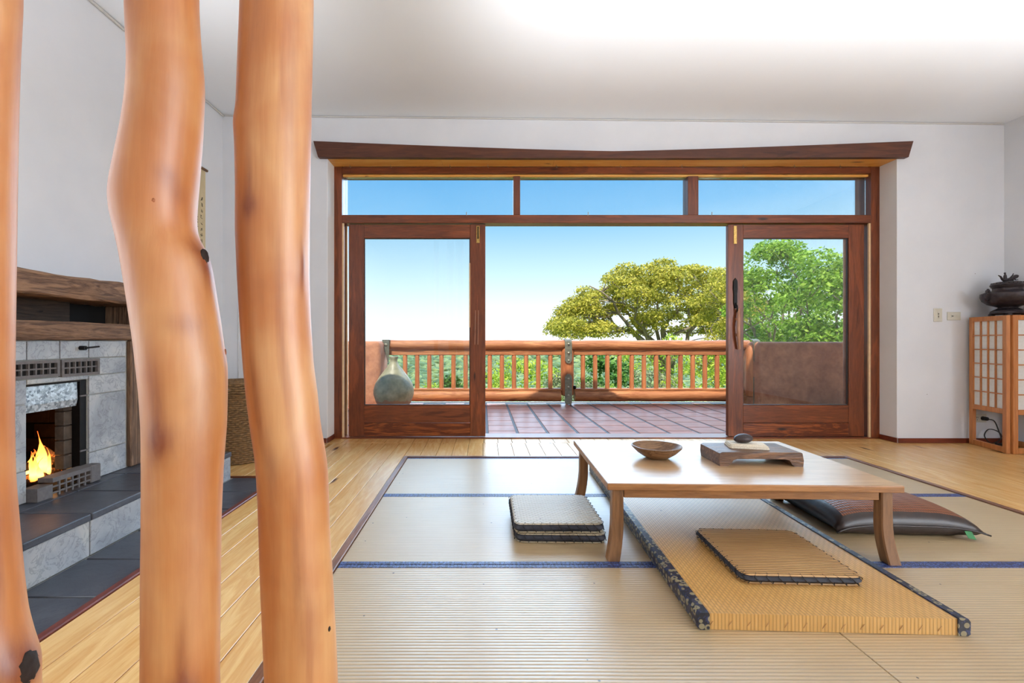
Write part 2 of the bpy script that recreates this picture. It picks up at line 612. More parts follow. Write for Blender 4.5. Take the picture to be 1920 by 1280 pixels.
nz = k.noise(v, 30, 4, 0.7)
b = k.bsdf(k.ramp(nz, [(0.3, srgb(18, 12, 10)), (0.7, srgb(70, 44, 32))]), 0.9, 0, k.bump(nz, 0.8, 0.01))
em_c = k.ramp(nz, [(0.56, (0, 0, 0)), (0.68, (1.0, 0.2, 0.02))])
k.l(em_c, b.inputs['Emission Color'])
b.inputs['Emission Strength'].default_value = 1.4
M['ember'] = k.m

# peeled trunk: smooth orange-cream wood with darker flushes
k = Nodes('peeled_trunk_wood')
v = k.coords((5, 5, 0.8), 5.0)
v2 = k.coords((3, 3, 2.2), 5.0)
a = k.noise(v, 1.2, 5, 0.6, 0.6)
b_ = k.noise(v2, 2.0, 3, 0.5, 0.4)
fine = k.noise(k.coords((60, 60, 3)), 1.0, 4)
f = k.math('ADD', k.math('MULTIPLY', a, 0.45), k.math('ADD', k.math('MULTIPLY', b_, 0.45), k.math('MULTIPLY', fine, 0.16)))
cc = k.ramp(f, [(0.30, srgb(156, 82, 30)), (0.48, srgb(192, 120, 58)), (0.68, srgb(218, 164, 106))])
st = k.noise(k.coords((16, 16, 0.9), 5.0), 1.0, 3, 0.5, 1.0)
cc = k.mix(k.math('MULTIPLY', k.math('SUBTRACT', st, 0.6, True), 3.0, True), cc, srgb(150, 74, 26))
dots = k.voronoi(k.coords((7, 7, 5), 5.0), 1.0)
cc = k.mix(k.math('MULTIPLY', k.math('SUBTRACT', 1.0, k.math('DIVIDE', dots, 0.09), True), 0.8), cc, srgb(120, 66, 34))
at_ = k.n('ShaderNodeAttribute', attribute_name='stain')
sn = k.math('MULTIPLY', at_.outputs['Fac'], k.math('ADD', 0.45, k.math('MULTIPLY', k.noise(k.coords((40, 40, 9), 5.0), 1.0, 4, 0.6, 1.0), 1.1)), True)
cc = k.mix(sn, cc, srgb(132, 62, 18))
k.bsdf(cc, 0.55, 0, k.bump(k.math('ADD', a, k.math('MULTIPLY', fine, 0.3)), 0.3, 0.01), 1.45, None, (0.55, 0.45, 2.0))
M['trunk'] = k.m
M['knot'] = plain('dark_knot_wood', srgb(150, 86, 46), 0.5, 0, 0.45, 60, 0.4)
M['bark_scar'] = plain('charred_bark_scar', srgb(38, 26, 20), 0.8, 0, 0.5, 30, 0.5)

k = Nodes('terracotta_tile')
v = k.coords((1, 1, 1), 11.0)
nz = k.noise(v, 5, 4)
cc = k.ramp(nz, [(0.3, srgb(150, 80, 58)), (0.7, srgb(188, 114, 88))])
cc = k.mix(k.math('MULTIPLY', k.rand(), 0.35), cc, srgb(184, 122, 106))
k.bsdf(cc, 0.36, 0, k.bump(k.noise(v, 3, 3), 0.08, 0.01), 1.3, 0.3)
M['terracotta'] = k.m
M['deckgrout'] = plain('dark_deck_grout', srgb(52, 46, 52), 0.6)
M['log_x'] = wood('orange_log_x', srgb(142, 82, 44), srgb(206, 142, 88), 'x', 0.8, 0.6, 0.1, 0.3, rings=0.7)
M['log_z'] = wood('orange_log_z', srgb(150, 84, 44), srgb(204, 132, 78), 'z', 0.8, 0.6, 0.08, 0.3, rings=0.5)
M['strap'] = plain('grey_green_metal_strap', srgb(112, 112, 96), 0.5, 0.5, 0.25, 30)
M['bolt'] = plain('bolt_metal', srgb(170, 164, 140), 0.35, 0.7)
k = Nodes('adobe_render')
v = k.coords()
nz = k.noise(v, 6, 6, 0.7)
k.bsdf(k.ramp(nz, [(0.3, srgb(144, 88, 62)), (0.7, srgb(196, 136, 98))]), 0.9, 0, k.bump(nz, 0.6, 0.03))
M['adobe'] = k.m
k = Nodes('mossy_glazed_jar')
v = k.coords()
nz = k.noise(v, 7, 5, 0.65)
cc = k.ramp(nz, [(0.3, srgb(104, 100, 72)), (0.55, srgb(138, 132, 102)), (0.75, srgb(168, 160, 130))])
sp = k.n('ShaderNodeSeparateXYZ')
tc = k.n('ShaderNodeTexCoord')
k.l(tc.outputs['Object'], sp.inputs[0])
low = k.math('LESS_THAN', k.math('ADD', sp.outputs[2], k.math('MULTIPLY', nz, 0.22)), 0.27)
cc = k.mix(k.math('MULTIPLY', low, 0.75), cc, srgb(150, 96, 66))
k.bsdf(cc, 0.45, 0, k.bump(nz, 0.25, 0.01))
M['jar'] = k.m
M['shoji'] = wood('honey_shoji_frame', srgb(166, 98, 50), srgb(210, 142, 84), 'z', 1.3, 0.4, 0, 0.06, rings=0.3)
k = Nodes('washi_paper')
v = k.coords()
nz = k.noise(v, 40, 4)
d = k.n('ShaderNodeBsdfDiffuse')
k.l(k.ramp(nz, [(0.3, srgb(236, 235, 230)), (0.7, srgb(250, 250, 247))]), d.inputs[0])
tl = k.n('ShaderNodeBsdfTranslucent')
tl.inputs[0].default_value = (0.8, 0.8, 0.77, 1)
mx = k.n('ShaderNodeMixShader')
mx.inputs[0].default_value = 0.2
k.l(d.outputs[0], mx.inputs[1])
k.l(tl.outputs[0], mx.inputs[2])
k.l(mx.outputs[0], k.out.inputs[0])
M['paper'] = k.m
M['bronze'] = plain('dark_bronze', srgb(58, 51, 54), 0.4, 0.5, 0.4, 30, 0.3)
M['plate'] = plain('ivory_switch_plate', srgb(208, 204, 190), 0.4, 0, 0.02)
M['plate_dark'] = plain('switch_slot', srgb(120, 114, 104), 0.5)
M['cable'] = plain('black_cable', srgb(18, 18, 20), 0.5)
M['white_cable'] = plain('white_cable', srgb(226, 226, 226), 0.5)
M['scroll'] = plain('aged_scroll_paper', srgb(206, 188, 150), 0.8, 0, 0.06, 8)
M['ink'] = plain('ink', srgb(60, 50, 44), 0.8)
M['rod'] = plain('scroll_rod_wood', srgb(120, 84, 48), 0.5)
M['wicker'] = plain('seagrass_wicker', srgb(128, 96, 60), 0.8, 0, 0.45, 50, 0.4)


def leaf_mat(name, c0, c1, c2, trans):
    k = Nodes(name)
    ge = k.n('ShaderNodeNewGeometry')
    rnd = ge.outputs['Random Per Island']
    nz = k.noise(k.coords(), 0.9, 3)
    f = k.math('ADD', k.math('MULTIPLY', rnd, 0.55), k.math('MULTIPLY', nz, 0.5))
    cc = k.ramp(f, [(0.2, c0), (0.5, c1), (0.85, c2)])
    d = k.n('ShaderNodeBsdfPrincipled')
    d.inputs['Roughness'].default_value = 0.6
    d.inputs['Specular IOR Level'].default_value = 0.2
    k.l(cc, d.inputs['Base Color'])
    t = k.n('ShaderNodeBsdfTranslucent')
    k.l(cc, t.inputs[0])
    mx = k.n('ShaderNodeMixShader')
    mx.inputs[0].default_value = trans
    k.l(d.outputs[0], mx.inputs[1])
    k.l(t.outputs[0], mx.inputs[2])
    k.l(mx.outputs[0], k.out.inputs[0])
    return k.m


M['leaf_olive'] = leaf_mat('olive_leaves', srgb(118, 120, 40), srgb(176, 172, 64), srgb(230, 214, 100), 0.32)
M['leaf_green'] = leaf_mat('fresh_green_leaves', srgb(80, 122, 32), srgb(130, 170, 52), srgb(186, 212, 90), 0.35)
M['leaf_bright'] = leaf_mat('bright_shrub_leaves', srgb(100, 134, 34), srgb(168, 194, 58), srgb(224, 230, 104), 0.4)
M['leaf_dark'] = leaf_mat('dark_laurel_leaves', srgb(34, 72, 28), srgb(74, 126, 46), srgb(140, 184, 90), 0.3)
M['leaf_grey'] = leaf_mat('grey_green_leaves', srgb(110, 118, 84), srgb(150, 158, 116), srgb(192, 196, 150), 0.3)
M['branch'] = plain('pale_branch_bark', srgb(142, 128, 108), 0.8, 0, 0.25, 20)
k = Nodes('forest_canopy_green')
ge = k.n('ShaderNodeNewGeometry')
cc = k.ramp(ge.outputs['Random Per Island'], [(0.0, srgb(70, 100, 66)), (0.5, srgb(98, 126, 82)), (1.0, srgb(140, 156, 96))])
k.bsdf(cc, 0.9)
M['forest'] = k.m
M['ground'] = plain('grassy_slope', srgb(116, 128, 66), 0.95, 0, 0.3, 1.5)

# ------------------------------------------------------------------ the room shell
# room: x -2.46 .. 4.94, y -2.6 .. 4.31, ceiling about 3.06
sub = MB().box(-2.62, 5.1, -2.75, 4.72, -0.12, -0.06).done('floor', M['subfloor'])
struct(sub, 'pine board floor around the sunken tatami mats', 'floor')

PX0, PX1, PY0, PY1 = -0.66, 3.05, 1.03, 3.815     # the sunken tatami pit
board_n = 0


def board(x0, x1, y0, y1):
    g = 0.0016
    box_obj('floor_board', (x0 + g, x1 - g, y0 + g, y1 - g, -0.06, 0.0), M['floor'], sub, 0.0015)


def board_band(xa, xb, n, segs):
    w = (xb - xa) / n
    for i in range(n):
        for (ya, yb, split) in segs:
            if split and random.random() < 0.8:
                ym = ya + (yb - ya) * random.uniform(0.35, 0.75)
                board(xa + i * w, xa + (i + 1) * w, ya, ym)
                board(xa + i * w, xa + (i + 1) * w, ym, yb)
            else:
                board(xa + i * w, xa + (i + 1) * w, ya, yb)


board_band(-2.46, -1.45, 8, [(3.235, 4.31, False)])
board_band(-1.415, PX0, 6, [(-2.6, 4.31, True)])
board_band(PX0, PX1, 28, [(PY1, 4.31, False), (-2.6, PY0, False)])
board_band(PX1, 4.94, 14, [(-2.6, 4.31, True)])
board_band(-1.475, 3.93, 40, [(4.313, 4.5, False)])

# slate paving in front of the hearth
for i, y in enumerate([1.11, 1.41, 1.71, 2.01, 2.31, 2.61, 2.91]):
    box_obj('slate_paver', (-1.755, -1.453, y + 0.004, y + 0.296, -0.06, 0.0), M['slate_dark'], sub, 0.003)
box_obj('paver_bed', (-2.46, -1.45, -2.6, 3.22, -0.06, -0.006), M['grout'], sub)
for y in (-2.29, -1.95, -1.61, -1.27, -0.93, -0.59, -0.25, 0.09, 0.43, 0.77):
    box_obj('slate_paver', (-2.45, -1.453, y + 0.004, y + 0.335, -0.0595, 0.0), M['slate_dark'], sub, 0.003)
t1 = box_obj('trim_1', (-1.449, -1.416, -2.6, 3.232, -0.055, 0.008), M['redtrim'], None, 0.004)
struct(t1, 'red-brown timber strip edging the slate paving', 'trim')
t2 = box_obj('trim_2', (-2.46, -1.45, 3.2205, 3.2345, -0.055, 0.006), M['brown_x'], None, 0.002)
struct(t2, 'thin timber strip closing the far end of the slate paving', 'trim')

# pit frame
pf = sempty('trim_3', 'brown timber frame around the sunken tatami area', 'trim', (1.195, 2.42, 0))


def pit_bar(b, mat):
    o = box_obj('frame_bar', b, mat, None, 0.003)
    o.parent = pf
    o.location = Vector(o.location) - Vector((1.195, 2.42, 0))


pit_bar((PX0 + 0.001, PX0 + 0.036, PY0 + 0.001, PY1 - 0.001, -0.059, 0.003), M['pitframe'])
pit_bar((PX1 - 0.036, PX1 - 0.001, PY0 + 0.001, PY1 - 0.001, -0.059, 0.003), M['pitframe'])
pit_bar((PX0 + 0.037, PX1 - 0.037, PY1 - 0.036, PY1 - 0.001, -0.059, 0.003), M['pitframe_x'])
pit_bar((PX0 + 0.037, PX1 - 0.037, PY0 + 0.001, PY0 + 0.036, -0.059, 0.003), M['pitframe_x'])

# walls
WT = 3.16
FX0, FX1, FY1, FZ0, FZ1 = -2.8, -2.46, 0, 0.1, 0.8
w = MB().box(-2.95, -2.46, -2.75, 0.1, -0.12, WT)
w.box(-2.95, -2.46, 1.3, 2.12, -0.12, WT)
w.box(-2.95, -2.46, 0.1, 1.3, -0.12, 0.6)
w.box(-2.95, -2.46, 0.1, 1.3, 2.4, WT)
w.box(-2.95, -2.46, 2.82, 4.71, -0.12, WT)
w.box(-2.95, -2.46, 2.12, 2.82, 0.78, WT)
w.box(-2.95, -2.46, 2.12, 2.82, -0.12, 0.19)
w.box(-2.95, -2.85, 2.12, 2.82, 0.19, 0.78)
struct(w.done('wall_left', M['wall']), 'white plastered wall on the fireplace side', 'wall')
w = MB().box(-2.46, -1.475, 4.31, 4.70, -0.12, WT)
w.box(3.93, 4.94, 4.31, 4.70, -0.12, WT)
w.box(-1.475, 3.93, 4.31, 4.70, 2.705, WT)
struct(w.done('wall_far', M['wall']), 'white plastered wall with the wide door opening', 'wall')
w = MB().box(4.94, 5.1, -2.75, -2.3, -0.12, WT)
w.box(4.94, 5.1, -0.3, 4.70, -0.12, WT)
w.box(4.94, 5.1, -2.3, -0.3, -0.12, 0.55)
w.box(4.94, 5.1, -2.3, -0.3, 2.45, WT)
struct(w.done('wall_right', M['wall']), 'white plastered wall at the right edge', 'wall')
w = MB().box(-2.46, 4.94, -2.75, -2.6, -0.12, WT)
struct(w.done('wall_back', M['wall']), 'white wall behind the camera', 'wall')
ce = MB().loft([[(-2.62, y, 3.105), (5.1, y, 3.02), (5.1, y, 3.2), (-2.62, y, 3.25)] for y in (-2.75, 4.70)])
struct(ce.done('ceiling', M['ceiling']), 'plain white ceiling', 'ceiling')
for nm, b in (('trim_4', (-2.459, -2.445, -2.6, 4.309, 3.083, 3.101)),):
    struct(box_obj(nm, b, M['cornice'], None, 0.004), 'thin white cornice bead along the left wall top', 'trim')
co = MB().loft([[(-2.44, y0, 3.09), (4.93, y0, 3.008), (4.93, y0, 3.018), (-2.44, y0, 3.1)] for y0 in (4.298, 4.309)])
struct(co.done('trim_5', M['cornice']), 'thin white cornice bead above the wide doors', 'trim')
# skirting
sk = MB().box(3.93, 4.935, 4.297, 4.309, 0.001, 0.046, 0.003)
struct(sk.done('baseboard_far', M['skirt']), 'low red-brown skirting on the far wall right of the doors', 'baseboard')
sk = MB().box(-2.455, -1.475, 4.297, 4.309, 0.001, 0.046, 0.003)
struct(sk.done('baseboard_far_left', M['skirt']), 'low red-brown skirting on the far wall left of the doors', 'baseboard')
sk = MB().box(4.927, 4.939, 0, 4.29, 0.001, 0.046, 0.003)
struct(sk.done('baseboard_right', M['skirt']), 'low red-brown skirting on the right wall', 'baseboard')
sk = MB().box(3.917, 3.929, 4.31, 4.498, 0.001, 0.046, 0.003)
struct(sk.done('baseboard_reveal_right', M['skirt']), 'short skirting in the right door reveal', 'baseboard')
sk = MB().box(-1.474, -1.462, 4.31, 4.498, 0.001, 0.046, 0.003)
struct(sk.done('baseboard_reveal_left', M['skirt']), 'short skirting in the left door reveal', 'baseboard')


# windows added out of view to go with the side fill lamps
def added_window(name, label, axis, c, a0, a1, z0, z1, nm):
    e = sempty(name, label, 'window')
    f = MB()
    t = 0.05

    def bx(p0, p1, q0, q1):
        if axis == 'x':
            f.box(c - 0.03, c + 0.03, p0, p1, q0, q1)
        else:
            f.box(p0, p1, c - 0.03, c + 0.03, q0, q1)
    bx(a0, a1, z0, z0 + t)
    bx(a0, a1, z1 - t, z1)
    for i in range(nm + 1):
        p = a0 + (a1 - a0 - t) * i / nm
        bx(p, p + t, z0 + t, z1 - t)
    f.done('window_frame', M['brown_z'], e)


added_window('added_window_right', 'added unseen timber window behind the right fill lamp', 'x', 4.96, -2.3, -0.3, 0.55, 2.45, 2)
added_window('added_window_left', 'added unseen timber window behind the left fill lamp', 'x', -2.52, 0.1, 1.3, 0.6, 2.4, 2)

# lintel board with upswept ends, and pine soffit
lt = MB()
N = 40
top, bot = [], []
for i in range(N + 1):
    u = -1 + 2 * i / N
    xt = 1.224 + u * 2.811
    top.append((xt, 2.742 + 0.095 * abs(u) ** 1.25))
    bot.append((1.224 + u * 2.766, 2.677 + 0.010 * abs(u) ** 2))
lt.loft([[(b_[0], 4.262, b_[1]), (a_[0], 4.262, a_[1]), (a_[0], 4.309, a_[1]), (b_[0], 4.309, b_[1])] for a_, b_ in zip(top, bot)])
struct(lt.done('trim_6', M['lintel'], None, True, 30), 'dark timber lintel board with upswept slanted ends', 'trim')
so = sempty('trim_7', 'golden pine soffit boards under the lintel', 'trim')
for i in range(5):
    xa = -1.474 + i * 1.0806
    box_obj('soffit_board', (xa + 0.001, xa + 1.0796, 4.312, 4.499, 2.688, 2.704), M['soffit'], so)
for x in (-1.30, -0.90, -0.32, 0.05, 0.72, 1.35, 1.95, 2.55, 3.05, 3.5):
    MB().tube([(0, 0, 0), (0, 0, -0.02), (0.006, 0, -0.03), (0.012, 0, -0.022)], 0.0022, 6).done('curtain_hook', M['steel'], so, loc=(x, 4.455, 2.69))
rv = MB().box(-1.4745, -1.468, 4.3105, 4.499, 0.05, 2.687)
struct(rv.done('trim_8', M['reveal']), 'bright white left door reveal', 'trim')
rv = MB().box(3.923, 3.9295, 4.3105, 4.499, 0.05, 2.687)
struct(rv.done('trim_9', M['reveal']), 'bright white right door reveal', 'trim')

# ------------------------------------------------------------------ door frame, transom windows, sliding doors
wf = sempty('window_1', 'timber frame with three transom panes over the sliding doors', 'window', (0, 0, 0))
box_obj('jamb', (-1.474, -1.392, 4.501, 4.699, 0.012, 2.703), M['brown_z'], wf, 0.003)
box_obj('jamb', (3.842, 3.929, 4.501, 4.699, 0.012, 2.703), M['brown_z'], wf, 0.003)
box_obj('head', (-1.391, 3.841, 4.501, 4.699, 2.622, 2.686), M['brown_x'], wf, 0.003)
box_obj('head_stop', (-1.391, 3.841, 4.53, 4.56, 2.600, 2.621), M['soffit'], wf, 0.002)
box_obj('transom_bar', (-1.391, 3.841, 4.501, 4.64, 2.132, 2.212), M['brown_x'], wf, 0.003)
box_obj('mullion', (0.305, 0.372, 4.51, 4.63, 2.213, 2.599), M['brown_z'], wf, 0.003)
box_obj('mullion', (2.035, 2.14, 4.51, 4.63, 2.213, 2.599), M['brown_z'], wf, 0.003)
box_obj('sill', (-1.474, 3.929, 4.501, 4.70, -0.06, 0.011), M['brown_x'], wf, 0.002)
for xa, xb in ((-1.391, 0.305), (0.372, 2.035), (2.14, 3.841)):
    box_obj('pane', (xa, xb, 4.566, 4.572, 2.213, 2.599), M['glass'], wf)
for x0, x1 in ((-1.3915, -1.374), (3.824, 3.8415)):
    box_obj('jamb_stop', (x0, x1, 4.506, 4.522, 0.012, 2.13), M['strip'], wf)
    box_obj('jamb_stop', (x0, x1, 4.62, 4.645, 0.012, 2.13), M['strip'], wf)
for i, x in enumerate((-0.16, 1.04, 2.26)):
    MB().tube([(0, 0, 0), (0, -0.012, 0.004), (0, -0.014, 0.03)], 0.004, 6).done('hook', M['steel'], wf, loc=(x, 4.5, 2.205))


def sliding_door(name, label, x0, x1, inner_side, parts):
    y0, y1 = 4.53, 4.575
    e = sempty(name, label, 'door', ((x0 + x1) / 2, (y0 + y1) / 2, 0))
    off = Vector(e.location)

    def pt(nm, b, mat, bev=0.003):
        o = box_obj(nm, b, mat, e, bev)
        o.location = Vector(o.location) - off
        return o
    sw = 0.152
    pt('stile', (x0, x0 + sw, y0, y1, 0.016, 2.126), M['brown_z'])
    pt('stile', (x1 - sw, x1, y0, y1, 0.016, 2.126), M['brown_z'])
    pt('top_rail', (x0 + sw, x1 - sw, y0 + 0.002, y1 - 0.002, 1.99, 2.125), M['brown_x'])
    pt('bottom_rail', (x0 + sw, x1 - sw, y0 + 0.002, y1 - 0.002, 0.152, 0.325), M['brown_x'])
    pt('kick_board', (x0 + sw, x1 - sw, y0 + 0.002, y1 - 0.002, 0.016, 0.149), M['brown_grainy'])
    pt('pane', (x0 + sw, x1 - sw, y0 + 0.026, y0 + 0.031, 0.325, 1.99), M['glass'], 0)
    # glazing bead, dark
    for b in ((x0 + sw, x0 + sw + 0.008, y0 + 0.012, y0 + 0.026, 0.333, 1.982), (x1 - sw - 0.008, x1 - sw, y0 + 0.012, y0 + 0.026, 0.333, 1.982),
              (x0 + sw, x1 - sw, y0 + 0.012, y0 + 0.026, 0.325, 0.333), (x0 + sw, x1 - sw, y0 + 0.012, y0 + 0.026, 1.982, 1.99)):
        pt('glazing_bead', b, M['pillow_dark'], 0)
    return e, off, y0


d1, off, yf = sliding_door('door_1', 'left timber sliding door, glazed, the clay jar seen through it', -1.333, 0.027, 1, None)
bp = box_obj('flush_bolt', (-0.062, -0.03, yf - 0.006, yf - 0.0005, 1.94, 2.11), M['brass'], d1, 0.002)
bp.location = Vector(bp.location) - off
MB().tube([(-0.046, yf - 0.01, 2.10), (-0.046, yf - 0.012, 1.98)], 0.006, 8).done('bolt_rod', M['black_iron'], bp, loc=tuple(-Vector((-0.046, yf - 0.003, 2.025))))
for dx in (0.0, 0.030):
    MB().tube([(-0.072 + dx - off.x, yf - 0.004 - off.y, 1.27), (-0.078 + dx - off.x, yf - 0.012 - off.y, 0.93)], 0.004, 6).done('handle_rod', M['handle_wood'], d1)
MB().tube([(-0.129 - off.x, yf - 0.003 - off.y, 1.74), (-0.129 - off.x, yf - 0.003 - off.y, 1.1)], 0.006, 6).done('bead_strip', M['strip'], d1)

d2, off, yf = sliding_door('door_2', 'right timber sliding door, glazed, with carved wooden handle and dark lock plate', 2.443, 3.798, 0, None)
bp = box_obj('flush_bolt', (2.497, 2.528, yf - 0.006, yf - 0.0005, 1.93, 2.11), M['brass'], d2, 0.002)
bp.location = Vector(bp.location) - off
lk = MB()
lk.loft([[(dx * s, y_, dz) for dx, dz in ((0.0, 0.16), (0.022, 0.13), (0.024, 0.05), (0.018, 0.0), (0.02, -0.08), (0.008, -0.14), (-0.008, -0.14), (-0.02, -0.08), (-0.018, 0.0), (-0.024, 0.05), (-0.022, 0.13))] for y_, s in ((0, 1.0), (-0.012, 0.85))])
lk.tube([(0, -0.012, -0.09), (0.006, -0.03, -0.12), (0.006, -0.03, -0.165), (0, -0.02, -0.18)], 0.006, 8)
lk.done('lock_plate', M['black_iron'], d2, True, 40, loc=(2.512 - off.x, yf - 0.0005 - off.y, 1.43))
hd = MB()
hd.tube([(0.012, -0.02, 0.20), (0.0, -0.04, 0.14), (-0.008, -0.05, 0.02), (-0.004, -0.045, -0.08), (0.012, -0.03, -0.20)], [0.012, 0.015, 0.015, 0.015, 0.012], 10)
hd.tube([(-0.006, 0, 0.10), (-0.01, -0.045, 0.09)], 0.013, 8)
hd.tube([(-0.006, 0, -0.06), (-0.008, -0.045, -0.06)], 0.013, 8)
hd.done('pull_handle', M['handle_wood'], d2, True, 50, loc=(2.527 - off.x, yf - 0.0005 - off.y, 1.085))

# ------------------------------------------------------------------ the fireplace on the left wall
fp = thing('fireplace', 'slate-tiled fireplace with weathered timber mantel and raised slate hearth', 'fireplace', (0, 0, 0))
XF = -2.175
core = MB()
core.box(-2.459, XF - 0.012, 1.40, 2.172, 0.165, 0.965)
core.box(-2.459, XF - 0.012, 2.80, 3.02, 0.165, 0.965)
core.box(-2.30, XF - 0.012, 2.514, 2.80, 0.165, 0.80)
core.box(-2.459, XF - 0.012, 2.514, 2.80, 0.80, 0.965)
core.box(-2.459, XF - 0.012, 2.172, 2.514, 0.752, 0.965)
core.done('masonry_core', M['grout'], fp)


def face_tile(y0, y1, z0, z1):
    box_obj('face_tile', (XF - 0.0118, XF, y0 + 0.003, y1 - 0.003, z0 + 0.003, z1 - 0.003), M['slate'], fp, 0.0015)


for y0, y1 in ((1.41, 1.57), (1.57, 1.87), (1.87, 2.172)):
    for z0, z1 in ((0.19, 0.345), (0.345, 0.66), (0.66, 0.78)):
        face_tile(y0, y1, z0, z1)
for y0, y1 in ((1.41, 1.57), (1.57, 1.87), (1.87, 2.0), (2.0, 2.172), (2.172, 2.342), (2.342, 2.514)):
    face_tile(y0, y1, 0.868, 0.965)
for y0, y1 in ((1.41, 1.57), (1.57, 1.87), (1.87, 2.09)):
    face_tile(y0, y1, 0.78, 0.868)
face_tile(2.172, 2.514, 0.752, 0.78)
for z0, z1 in ((0.19, 0.345), (0.345, 0.665)):
    face_tile(2.514, 2.777, z0, z1)
face_tile(2.514, 2.777, 0.665, 0.772)
face_tile(2.58, 2.777, 0.772, 0.868)
face_tile(2.514, 2.777, 0.868, 0.965)


def vent(y0, y1, z0, z1, nx, nz):
    e = box_obj('vent_grille', (XF - 0.011, XF - 0.008, y0, y1, z0, z1), M['soot_shade'], fp)
    cx, cy, cz = e.location
    f = MB()
    t = 0.014
    a, b = XF - 0.008 - cx, XF + 0.008 - cx
    hy, hz = (y1 - y0) / 2, (z1 - z0) / 2
    f.box(a, b, -hy, hy, -hz, -hz + t)
    f.box(a, b, -hy, hy, hz - t, hz)
    f.box(a, b, -hy, -hy + t, -hz + t, hz - t)
    f.box(a, b, hy - t, hy, -hz + t, hz - t)
    f.done('vent_rim', M['vent'], e)
    for i in range(1, nx):
        p = -hy + t + (2 * hy - 2 * t) * i / nx
        MB().box(a, b - 0.004, p - 0.0035, p + 0.0035, -hz + t, hz - t).done('vent_bar', M['vent'], e)
    for i in range(1, nz):
        p = -hz + t + (2 * hz - 2 * t) * i / nz
        MB().box(a, b - 0.005, -hy + t, hy - t, p - 0.0035, p + 0.0035).done('vent_bar', M['vent'], e)


vent(2.093, 2.334, 0.783, 0.866, 6, 2)
vent(2.345, 2.577, 0.776, 0.866, 6, 2)

# firebox
fb = MB()
fb.box(-2.845, -2.83, 2.125, 2.815, 0.195, 0.775)
fb.box(-2.83, XF - 0.02, 2.13, 2.17, 0.195, 0.775)
fb.box(-2.83, -2.301, 2.775, 2.797, 0.195, 0.775)
fb.box(-2.83, -2.302, 2.17, 2.775, 0.762, 0.775)
fb.box(-2.302, -2.19, 2.17, 2.513, 0.742, 0.751)
fb.box(-2.83, -2.302, 2.172, 2.775, 0.1905, 0.20)
fb.box(-2.302, -2.19, 2.172, 2.513, 0.1905, 0.20)
firebox = fb.done('firebox', M['soot_shade'], fp)
for r_ in range(6):
    z0 = 0.205 + r_ * 0.088
    for c_ in range(6):
        ya = 2.175 + c_ * 0.12 - (0.06 if r_ % 2 else 0)
        y0, y1 = max(2.172, ya), min(2.773, ya + 0.113)
        if y1 - y0 > 0.02:
            box_obj('fire_brick', (-2.829, -2.80, y0, y1, z0, z0 + 0.081), M['firebrick'], firebox, 0.003)
for r_ in range(6):
    z0 = 0.205 + r_ * 0.088
    for x0 in ((-2.80, -2.625, -2.45) if r_ % 2 else (-2.72, -2.545)):
        box_obj('fire_brick', (x0, min(x0 + 0.17, -2.305), 2.757, 2.7745, z0, z0 + 0.08), M['firebrick'], firebox, 0.003)
for r_ in range(5):
    z0 = 0.275 + r_ * 0.078
    box_obj('jamb_brick', (-2.29, -2.235, 2.432, 2.513, z0, z0 + 0.074), M['jambbrick'], fp, 0.004)
box_obj('frame_strip', (-2.235, -2.188, 2.474, 2.5135, 0.20, 0.75), M['black_iron'], fp, 0.002)
for z in (0.36, 0.66):
    box_obj('frame_lug', (-2.188, -2.182, 2.47, 2.5135, z, z + 0.008), M['vent'], fp)
hood = MB()
hood.loft([[(-2.215, y, 0.745), (-2.2, y, 0.745), (-2.196, y, 0.65), (-2.205, y, 0.612), (-2.22, y, 0.612), (-2.216, y, 0.65)] for y in (2.1725, 2.468)])
hood.done('metal_hood', M['galv'], fp)
fr_ = MB()
fr_.box(-2.20, -2.125, 2.172, 2.25, 0.191, 0.255)
fr_.box(-2.20, -2.125, 2.47, 2.535, 0.191, 0.285, 0.004)
fr_.box(-2.20, -2.125, 2.25, 2.47, 0.262, 0.284)
fr_.done('fret_block', M['vent'], fp)
for z in (0.206, 0.236):
    MB().box(-2.135, -2.128, 2.25, 2.47, z, z + 0.008).done('fret_bar', M['vent'], fp)
for i in range(5):
    y = 2.285 + i * 0.037
    MB().box(-2.136, -2.127, y, y + 0.008, 0.191, 0.262).done('fret_bar', M['vent'], fp)
lv = MB().tube([(XF - 0.001, 2.46, 0.925), (XF + 0.03, 2.46, 0.925)], 0.012, 10).tube([(XF + 0.03, 2.458, 0.925), (XF + 0.034, 2.54, 0.932)], 0.005, 8)
lv.done('damper_lever', M['black_iron'], fp, True, 40)


# mantel
def beam(name, y0, y1, z0, z1, x0, x1, mat, wob, seed, live=0.0):
    rg = random.Random(seed)
    b = MB()
    loops = []
    n = 26
    for i in range(n + 1):
        y = y0 + (y1 - y0) * i / n
        u = (i / n)
        jt = [rg.uniform(-wob, wob) for _ in range(8)]
        up = live * (2 * u - 1) ** 2
        c = 0.012
        loops.append([(x0, y, z0 + jt[0]), (x1 - c + jt[1], y, z0 + jt[2]), (x1 + jt[3], y, z0 + c + jt[4]), (x1 + jt[5], y, z1 - c + up + jt[6]), (x1 - c, y, z1 + up + jt[7]), (x0, y, z1 + up)])
    b.loft(loops)
    return b.done(name, mat, fp, True, 35)


